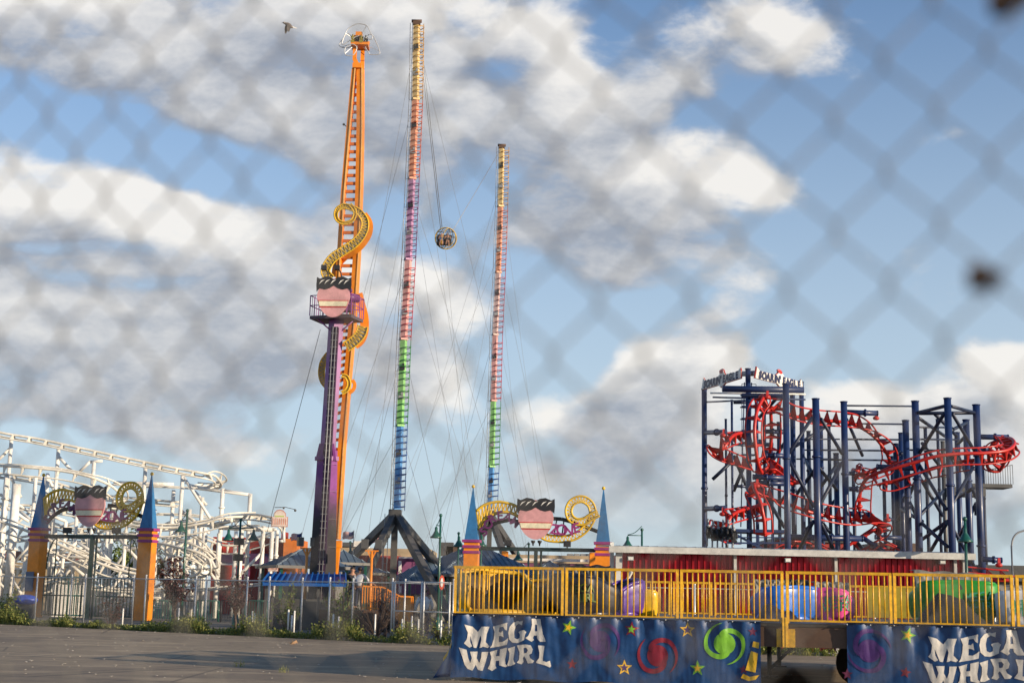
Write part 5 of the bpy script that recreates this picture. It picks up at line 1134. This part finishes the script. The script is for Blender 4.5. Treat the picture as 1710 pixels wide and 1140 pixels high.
lamp('green street lamp right of the left orange gate with one shade on its left', 313, 852, 64, [(302, 888)])
lamp('green double lamp with two shades in front of the red building', 402, 868, 64, [(381, 902), (423, 902)], box=True)
lamp('green lamp shade seen between the column and the cable tower legs', 585, 905, 84, [(585, 927)])
lamp('tall green lamp just right of the cable tower base', 736, 860, 62, [(728, 898)])
lamp('green lamp with a large shade left of the right gate pillar', 766, 890, 74, [(766, 913)], 1.15)
lamp('green lamp with a shade just inside the right gate', 804, 890, 70, [(804, 912)])
lamp('dark lamp under the cross beam of the right gate', 883, 908, 76, [(865, 935)], box=False)
lamp('green lamp left of the red corrugated building', 1072, 884, 66, [(1048, 913)])
lamp('green lamp in front of the rightmost navy columns', 1611, 866, 44.5, [(1612, 905)], .95)
m_ = thing('street_lamp', 'slim pale curved street light at the far right edge', 'street lamp', tuple(G(1689, 70)))
m = MB(); t = P(1689, 912, 70); m.tube([(t.x, 70, 0), t]+spline([P(1689,912,70), P(1692,898,70), P(1700,889,70), P(1716,884,70)], 5), .045, 8); m.build('post', GRY, m_); m = MB(); m.box(P(1722, 884, 70), (.5,.2,.1)); m.build('lamp_head', GRY, m_)
def olight(px, yt, yb, D, lb):
    t = P(px, yt, D); root = thing('floodlight_pole', lb, 'floodlight pole', (t.x, D, 0), 'orange floodlight poles'); m = MB(); m.tube([(t.x, D, 0), t], .06, 8); m.beam(t-Vector((0,0,.35)), t+Vector((-.16,0,0)), .06); m.beam(t-Vector((0,0,.35)), t+Vector((.16,0,0)), .06); m.beam(t+Vector((-.28,0,.02)), t+Vector((.28,0,.02)), .05); m.build('pole', ORA, root)
    for dx in (-.3, .28): m = MB(); m.box(t+Vector((dx,-.05,.3)), (.28,.25,.38)); m.build('flood_lamp', DGR, root)
olight(513, 916, 0, 62, 'orange pole with two floodlights left of the purple column'); olight(621, 920, 0, 60, 'orange pole with two floodlights beside the stairs')
# orange stairs
st = thing('stair_railing', 'orange steps and railings below the cable tower', 'stairs', tuple(G(640, 58))); 
for (x0, y0, x1, y1) in ((606,978,640,980),(640,980,668,995),(668,995,690,996)):
    m = MB(); a, c = P(x0, y0, 58), P(x1, y1, 58); m.beam(a, c, .06)
    for i in range(9): t = i/8; p = a.lerp(c, t); m.beam((p.x, p.y, max(.1, p.z-.95)), p, .04)
    m.beam(a-Vector((0,0,.85)), c-Vector((0,0,.85)), .05); m.build('railing', ORA, st)
for i in range(5): m = MB(); q = P(640+i*7, 1010+i*6, 58.5); m.box((q.x, 58.6, max(.08, .9-i*.18)/2), (.3,.9,max(.08,.9-i*.18))); m.build('step', BRN, st)
m = MB(); p = P(676, 1005, 57); m.box((p.x, 57, .7), (.45,.3,1.4)); m.build('booth', ORA, None, 'narrow orange booth behind the gate of the far fence', 'booth', base=(p.x, 57, 0))
# raised terrace the two people stand on
m = MB(); a = P(585, 990, 60); m.box((a.x+.4, 60.6, .42), (3.4,2.4,.84)); m.build('terrace', BRN, None, 'brown raised terrace under the two people beside the orange pole', 'terrace', base=(a.x, 60, 0))
# ---------------- flags ----------------
FR = mat('flag_red', (.45,.03,.04), .8); FW = mat('flag_white', (.72,.70,.68), .8); FB = mat('flag_blue', (.03,.05,.18), .8)
for i, (px, yt, D, lb) in enumerate(((504, 888, 84, 'striped flag flying left of the purple column'), (591, 885, 80, 'striped flag flying right of the orange arm'), (640, 892, 88, 'striped flag seen between the legs of the cable tower'), (697, 892, 88, 'striped flag mostly hidden behind a right leg of the cable tower'))):
    t = P(px, yt, D); root = thing('flag', lb, 'flag', (t.x, D, 0), 'striped flags on poles'); m = MB(); m.tube([(t.x, D, 0), t], .02, 6); m.build('pole', GRY, root)
    m = MB(); nx, nz = 14, 13; W_, H2 = .62, .40; vs = []; 
    for j in range(nz+1):
        for k in range(nx+1):
            u = k/nx; v = j/nz; vs.append((t.x-u*W_, D+.06*math.sin(u*7+v), t.z-.03-v*H2-.12*u-.04*math.sin(u*6)))
    for j in range(nz):
        for k in range(nx): m.mi = 2 if (j < 7 and k < 6) else (j % 2); a = j*(nx+1)+k; m.f.append([a, a+nx+1, a+nx+2, a+1]); m.m.append(m.mi); m.sm.append(True)
    m.v = vs; m.build('cloth', [FR, FW, FB], root)
# ---------------- signs by the gate ----------------
m = MB(); c = P(738, 972, 47.5); m.tube([(c.x, 47.5, 0), (c.x, 47.5, c.z)], .025, 6); m.mi = 1; m.plate([(c.x+.09*math.cos(i/16*6.283), 47.45, c.z+.24*math.sin(i/16*6.283)) for i in range(16)], .02); m.mi = 2; m.plate([(c.x+.045*math.cos(i/16*6.283), 47.43, c.z+.15*math.sin(i/16*6.283)) for i in range(16)], .01)
m.build('oval_sign', [GRN, mat('vermilion_sign', (.65,.10,.05), .5), WHT], None, 'small oval red sign on a green post right of the fence gate', 'sign', base=(c.x, 47.5, 0))
# ---------------- people ----------------
def person(label, px, D, zf, shirt, trousers, hair, face, pose):
    g0 = P(px, 1000, D); loc = (g0.x, D, zf); root = None
    rz = R(face)
    # z up, facing -y
    V = [(0,0,.95),(0,0,1.15),(0,.02,1.38),(0,0,1.50),(0,-.01,1.62),(0,-.02,1.70),
         (-.10,0,.92),(-.11,-.01,.50),(-.12,.03,.08),(-.12,-.12,.03), (.10,0,.92),(.12,-.02,.50),(.13,.02,.08),(.13,-.13,.03)]
    E = [(0,1),(1,2),(2,3),(3,4),(4,5),(0,6),(6,7),(7,8),(8,9),(0,10),(10,11),(11,12),(12,13)]
    Rr = [.15,.14,.16,.055,.095,.08,.09,.06,.045,.04,.09,.06,.045,.04]
    arms = pose
    for s, (el, wr) in arms.items():
        x = -.19 if s == 'l' else .19; i = len(V); V += [(x, .01, 1.40), el, wr, (wr[0]+(wr[0]-el[0])*.3, wr[1]+(wr[1]-el[1])*.3, wr[2]+(wr[2]-el[2])*.3)]; E += [(2,i),(i,i+1),(i+1,i+2),(i+2,i+3)]; Rr += [.06,.045,.03,.035]
    body = skin('person', V, E, Rr, SKIN, None, 2, label, 'person', loc, rz)
    sv = [(0,0,.93),(0,0,1.15),(0,.02,1.38),(0,.01,1.46)]; se = [(0,1),(1,2),(2,3)]; sr = [.172,.165,.18,.08]
    for s, (el, wr) in arms.items():
        x = -.19 if s == 'l' else .19; i = len(sv); q = [el[k]+(wr[k]-el[k])*.75 for k in range(3)]; sv += [(x, .01, 1.40), el, tuple(q)]; se += [(2,i),(i,i+1),(i+1,i+2)]; sr += [.078,.062,.048]
    skin('shirt', sv, se, sr, shirt, body)
    skin('trousers', [(0,0,.98),(0,0,.9),(-.10,0,.86),(-.11,-.01,.50),(-.12,.03,.12),(.10,0,.86),(.12,-.02,.50),(.13,.02,.12)], [(0,1),(1,2),(2,3),(3,4),(1,5),(5,6),(6,7)], [.15,.16,.11,.085,.07,.11,.085,.07], trousers, body)
    m = MB(); m.sphere((0,.025,1.69), .108, 12, 8, (1,1,.85))
    o = m.build('hair', hair, None); o.parent = body; o.location = (0,0,0)
    fm = MB(); fm.sphere((0,-.115,1.62), .018, 6, 4); 
    for sx_ in (-1, 1): fm.sphere((sx_*.095,.0,1.63), .022, 6, 4)
    o = fm.build('nose_and_ears', SKIN, None); o.parent = body; o.location = (0,0,0)
    return body
person('person in a white long sleeved shirt standing with one arm out beside the orange pole', 600, 60.3, .84, WSH, JEA, HAI, 160, {'l': ((-.36,-.06,1.2), (-.62,-.1,1.05)), 'r': ((.28,0,1.15), (.26,-.15,.95))})
person('person in a black shirt standing left of the person in the white shirt', 587, 60.8, .84, DSH, DSH, HAI, 10, {'l': ((-.27,0,1.15), (-.24,-.12,.92)), 'r': ((.27,0,1.15), (.25,-.1,.92))})
person('person in a white shirt standing behind the fence gate', 709, 52, 0, WSH, JEA, HAI, 200, {'l': ((-.3,0,1.15), (-.3,-.15,.95)), 'r': ((.3,0,1.15), (.3,-.12,.92))})
m = MB(); 
for (dx, sh_, lb) in ((-.28, mat('blue_shirt', (.06,.14,.3), .8), 'person in a blue shirt sitting on the left inside the ball cage'), (.12, DSH, 'person in dark clothes sitting on the right inside the ball cage')):
    loc = (bc.x+dx, bc.y-.1, bc.z-.3)
    bd = skin('person', [(0,0,0),(0,.06,.28),(0,.08,.42),(0,.06,.55),(0,.05,.63),(-.08,-.2,.04),(-.09,-.28,-.28),(.08,-.2,.04),(.09,-.28,-.28),(-.16,.05,.4),(-.2,-.1,.2),(.16,.05,.4),(.2,-.1,.2)], [(0,1),(1,2),(2,3),(3,4),(0,5),(5,6),(0,7),(7,8),(2,9),(9,10),(2,11),(11,12)], [.12,.12,.05,.08,.07,.07,.045,.07,.045,.05,.035,.05,.035], SKIN, None, 1, lb, 'person', loc)
    skin('shirt', [(0,0,.02),(0,.06,.28),(-.16,.05,.38),(.16,.05,.38)], [(0,1),(1,2),(1,3)], [.135,.135,.065,.065], sh_, bd, 1)
# ---------------- bird ----------------
bc_ = P(482, 46, 30); k_ = .19
def bv(x, y, z): return (bc_.x+x*k_, bc_.y+y*k_, bc_.z+z*k_)
bd = thing('bird', 'grey pigeon with pale head and white tail flying at the upper left', 'bird', tuple(bc_))
m = MB(); m.tube([bv(*p) for p in ((-.72,-.1,.50),(-.6,-.1,.52),(-.42,-.05,.47),(-.15,0,.35),(.1,0,.2),(.35,.05,.05),(.5,.05,-.02))], [.03*k_,.11*k_,.13*k_,.25*k_,.26*k_,.15*k_,.06*k_], 12); m.build('body', mat('pigeon_body', (.20,.17,.15), .8, scale=20), bd)
m = MB(); m.sphere(bv(-.52,-.1,.53), .13*k_, 10, 8); m.build('head', mat('pigeon_head', (.45,.42,.38), .8), bd)
m = MB(); m.tube([bv(-.62,-.1,.52), bv(-.80,-.12,.50)], [.04*k_,.008*k_], 6); m.build('beak', BLK, bd)
def wing(pts, nm, ma):
    m = MB(); m.plate([bv(*p) for p in pts], .02*k_); m.build(nm, ma, bd)
WG = mat('pigeon_wing', (.16,.135,.115), .8, scale=25)
wing([(-.1,-.2,.45),(.35,-.2,.2),(.38,-.5,-.15),(.30,-.7,-.55),(.22,-.8,-.85),(.08,-.8,-.88),(-.08,-.7,-.55),(-.15,-.45,-.1)], 'wing', WG)
wing([(-.35,.2,.4),(-.1,.2,.3),(-.2,.5,-.1),(-.35,.7,-.45),(-.52,.75,-.5),(-.55,.5,-.05),(-.5,.3,.2)], 'wing', WG)
wing([(.38,.0,.16),(.8,.05,.02),(.98,.05,-.03),(.92,.05,-.12),(.6,.0,-.06),(.4,.0,-.02)], 'tail', WHT)
# ---------------- plants ----------------
def leafmat(name, c, c2):
    m = bpy.data.materials.new(name); m.use_nodes = True; t = m.node_tree; b = t.nodes['Principled BSDF']; tcn = t.nodes.new('ShaderNodeTexCoord')
    n1 = N(t, 'ShaderNodeTexNoise'); n1.inputs['Scale'].default_value = 9; n1.inputs['Detail'].default_value = 5; t.links.new(tcn.outputs['Object'], n1.inputs['Vector'])
    mm = N(t, 'ShaderNodeMix', data_type='RGBA'); t.links.new(SM(t, n1.outputs[0], .35, .65), mm.inputs[0]); mm.inputs[6].default_value = (*c, 1); mm.inputs[7].default_value = (*c2, 1)
    t.links.new(mm.outputs[2], b.inputs['Base Color']); b.inputs['Roughness'].default_value = .7
    tr = N(t, 'ShaderNodeBsdfTranslucent'); t.links.new(mm.outputs[2], tr.inputs[0]); ms = N(t, 'ShaderNodeMixShader'); ms.inputs[0].default_value = .3
    t.links.new(b.outputs[0], ms.inputs[1]); t.links.new(tr.outputs[0], ms.inputs[2]); t.links.new(ms.outputs[0], t.nodes['Material Output'].inputs[0]); return m
GL = leafmat('green_leaves', (.07,.12,.025), (.18,.21,.045)); YL = leafmat('yellow_green_weeds', (.17,.20,.04), (.34,.32,.09)); RL = leafmat('dark_red_leaves', (.045,.012,.012), (.10,.03,.022)); BRL = leafmat('dry_brown_twigs', (.09,.06,.045), (.16,.11,.08))
rnd = random.Random(3)
def leaf(m, p, s, up=.3):
    d = Vector((rnd.gauss(0,1), rnd.gauss(0,1), rnd.gauss(up,1))).normalized(); q = d.orthogonal().normalized(); q.rotate(Matrix.Rotation(rnd.uniform(0,6.28), 3, d)); 
    m.add([p, p+d*s*.5+q*s*.28, p+d*s, p+d*s*.5-q*s*.28], [(0,1,2,3)])
def bush(label, px, D, w, h, ma, n=420, ls=.09, cat='shrub', name='shrub', z0=0, stems=7, trunk=0):
    g0 = G(px, D); root = thing(name, label, cat, tuple(g0)); m = MB(); tips = []
    if trunk: m.tube([g0, g0+Vector((.03,0,trunk*.5)), g0+Vector((-.02,0,trunk))], [.07,.05,.04], 8)
    for i in range(stems*3):
        a = rnd.uniform(0, 6.28); r = rnd.uniform(.2,1)**.6*w; t = g0+Vector((math.cos(a)*r, math.sin(a)*r, trunk+(h-trunk)*rnd.uniform(.35,1)*(1-.3*(r/w)**2)))
        b0 = g0+Vector((0,0,trunk*rnd.uniform(.6,1))); mid = b0.lerp(t, .5)+Vector((rnd.gauss(0,.05),rnd.gauss(0,.05),.08)); m.tube([b0, mid, t], [.014,.009,.005], 4); tips += [(b0.lerp(mid, .8), .6), (mid, .8), (mid.lerp(t, .5), 1), (t, 1)]
    m.build('stem' if not trunk else 'trunk', BRL if ma is not GL else BRN, root)
    m = MB()
    for i in range(n):
        c, k = tips[rnd.randrange(len(tips))]; p = c+Vector((rnd.gauss(0,.12),rnd.gauss(0,.12),rnd.gauss(0,.11)))*k*max(.6, w)
        if p.z > .03: leaf(m, p, ls*rnd.uniform(.6,1.3))
    m.build('foliage' if not trunk else 'crown', ma, root); return root
bush('dark red leaved small tree right of the left gate', 290, 57.5, .75, 3.0, RL, 1500, .12, 'tree', 'small_tree', trunk=.9)
bush('dark red leaved shrub behind the fence below the double lamp', 392, 57, .7, 2.6, RL, 1000, .11, trunk=.6, name='small_tree', cat='tree')
bush('thin red leaved small tree right of the orange pole', 642, 51, .6, 2.9, RL, 380, .09, 'tree', 'small_tree', trunk=.5)
bush('brown dry shrub at the foot of the left gate', 183, 57, .6, 1.5, RL, 350)
bush('green upright shrub behind the fence below the blue canopy', 475, 53.5, .6, 2.1, GL, 700, .10)
bush('green shrub behind the fence right of the purple column', 570, 51.5, .75, 2.2, GL, 760, .10)
bush('tangled brown leafless shrub by the orange stairs', 628, 50, .95, 1.8, BRL, 260, .07, stems=22)
bush('brown leafless shrub behind the fence gate', 690, 49.5, .7, 1.2, BRL, 200, .07, stems=16)
bush('green shrub at the left edge of the photo', 3, 59.5, .8, 1.9, GL, 800, .1)
bush('green weedy shrub right of the far fence gate', 735, 46.6, .5, .9, YL, 500, .07)
bush('green tree seen through the white coaster lattice', 192, 100, 2.6, 6.2, GL, 2600, .28, 'tree', 'tree', trunk=2)
bush('second green tree seen through the white coaster lattice', 285, 104, 2.0, 5.6, GL, 1800, .26, 'tree', 'tree', trunk=2)
# weeds: one uncountable strip
m = MB()
for (x0, y0), (x1, y1) in zip(FL[:-1], FL[1:]):
    L_ = math.hypot(x1-x0, y1-y0); n = int(L_*330)
    for i in range(n):
        t = rnd.random(); cl = noise.noise(Vector(((x0+(x1-x0)*t)*1.1, 3.3, 0))); 
        low = rnd.random() > .58+cl*1.3
        if low and rnd.random() > .5: continue
        s = max(.18, .62+cl*1.7); p = Vector((x0+(x1-x0)*t+rnd.gauss(0,.03), y0+(y1-y0)*t-rnd.uniform(-.1,.75), 0))
        hgt = rnd.uniform(.12,.55)*s if not low else rnd.uniform(.05,.2); d = Vector((rnd.gauss(0,.35), rnd.gauss(0,.35), 1)).normalized(); q = Vector((rnd.gauss(0,1), rnd.gauss(0,1), 0)).normalized()*.012
        m.mi = 0 if rnd.random() < .6 else 1; tip = p+d*hgt; m.add([p-q, p+q, tip], [(0,1,2)])
        for k in range(3): leaf(m, p.lerp(tip, rnd.uniform(.25,1)), rnd.uniform(.05,.12), .6)
m.build('weeds', [YL, GL], kind='stuff')
# litter on the asphalt
m = MB()
for i in range(420):
    d = rnd.uniform(26, 60)**1; x = rnd.uniform(-.36,.02)*d if rnd.random() < .8 else rnd.uniform(-.1,.36)*d; s = rnd.uniform(.012,.04) if i > 14 else .07
    if y_ok := (d < 44 or x < -2-(d-46)*1.35): m.plate([(x+math.cos(a)*s*rnd.uniform(.5,1.2), d+math.sin(a)*s*rnd.uniform(.5,1.2), .012+rnd.uniform(0,s*.4)) for a in (0,1.2,2.3,3.6,5)], .006)
m.build('gravel', [mat('pale_grit', (.42,.38,.32), .9)], kind='stuff')
for (px, py, lb) in ((490, 1076, 'small crumpled brown paper lying on the asphalt'),):
    d = ray(px, py); c = CAMP+d*(1.6/-d.z); m = MB()
    for k in range(5): m.plate([c+Vector((rnd.gauss(0,.07), rnd.gauss(0,.05), abs(rnd.gauss(.06,.05)))) for _ in range(4)], .004)
    m.build('crumpled_paper', mat('brown_paper', (.45,.28,.16), .9), None, lb, 'litter', base=tuple(c))
for (px, py) in ((471, 1122), (398, 1112)):
    d = ray(px, py); c = CAMP+d*(1.6/-d.z); m = MB()
    for k in range(14): q = c+Vector((rnd.gauss(0,.05), rnd.gauss(0,.05), 0)); m.add([q, q+Vector((.01,0,0)), q+Vector((rnd.gauss(0,.04), 0, rnd.uniform(.05,.2)))], [(0,1,2)]); leaf(m, q+Vector((0,0,.06)), .04)
    m.build('weed_tuft', YL, None, 'tiny weed tuft growing from a crack in the asphalt at the bottom', 'weed', 'weed tufts in the asphalt', base=tuple(c))
# blue awning cart at the left edge
c = G(40, 62); ct = thing('vendor_cart', 'small cart with a blue rounded cover at the foot of the left gate pillar', 'cart', tuple(c)); m = MB(); m.sphere(c+Vector((0,0,.95)), .45, 16, 8, (1.2,.8,.5)); m.build('cover', mat('cobalt_cover', (.03,.08,.45), .4), ct)
m = MB(); m.box(c+Vector((0,0,.5)), (.8,.5,.5)); m.tube([c+Vector((-.3,-.3,.15)), c+Vector((-.3,.3,.15))], .15, 12); m.tube([c+Vector((.3,-.3,.15)), c+Vector((.3,.3,.15))], .15, 12); m.build('body', DGR, ct)
# striped hoarding under the white coaster
m = MB(); a, b_ = P(88, 975, 74), P(150, 977, 74)
hb = thing('slatted_hoarding', 'hoarding of white and dark green upright slats inside the left gate', 'hoarding', ((a.x+b_.x)/2, 74, 0))
m.box(((a.x+b_.x)/2, 74.1, a.z/2), (b_.x-a.x, .06, a.z)); m.build('backing', GRN, hb); m = MB()
for i in range(9): x = a.x+(b_.x-a.x)*(i+.5)/9; m.box((x, 74, a.z/2), (.14,.06,a.z))
m.build('slats', WHT, hb)
for i in range(5):
    m = MB(); a = P(250+i*40, 1002, 70); b_ = P(286+i*40, 1003, 70); m.tube([(a.x,70,0),(a.x,70,a.z)], .04, 6); m.tube([(a.x,70,a.z),(b_.x,70,a.z)], .03, 6); m.tube([(b_.x,70,0),(b_.x,70,a.z)], .04, 6)
    for k in range(8): x = a.x+(b_.x-a.x)*(k+.5)/8; m.tube([(x,70,.1),(x,70,a.z)], .018, 4)
    m.build('railing_section', BLK if i % 2 else GRN, None, 'low dark railing section under the white coaster', 'railing', 'low dark railings under the white coaster', base=((a.x+b_.x)/2, 70, 0))
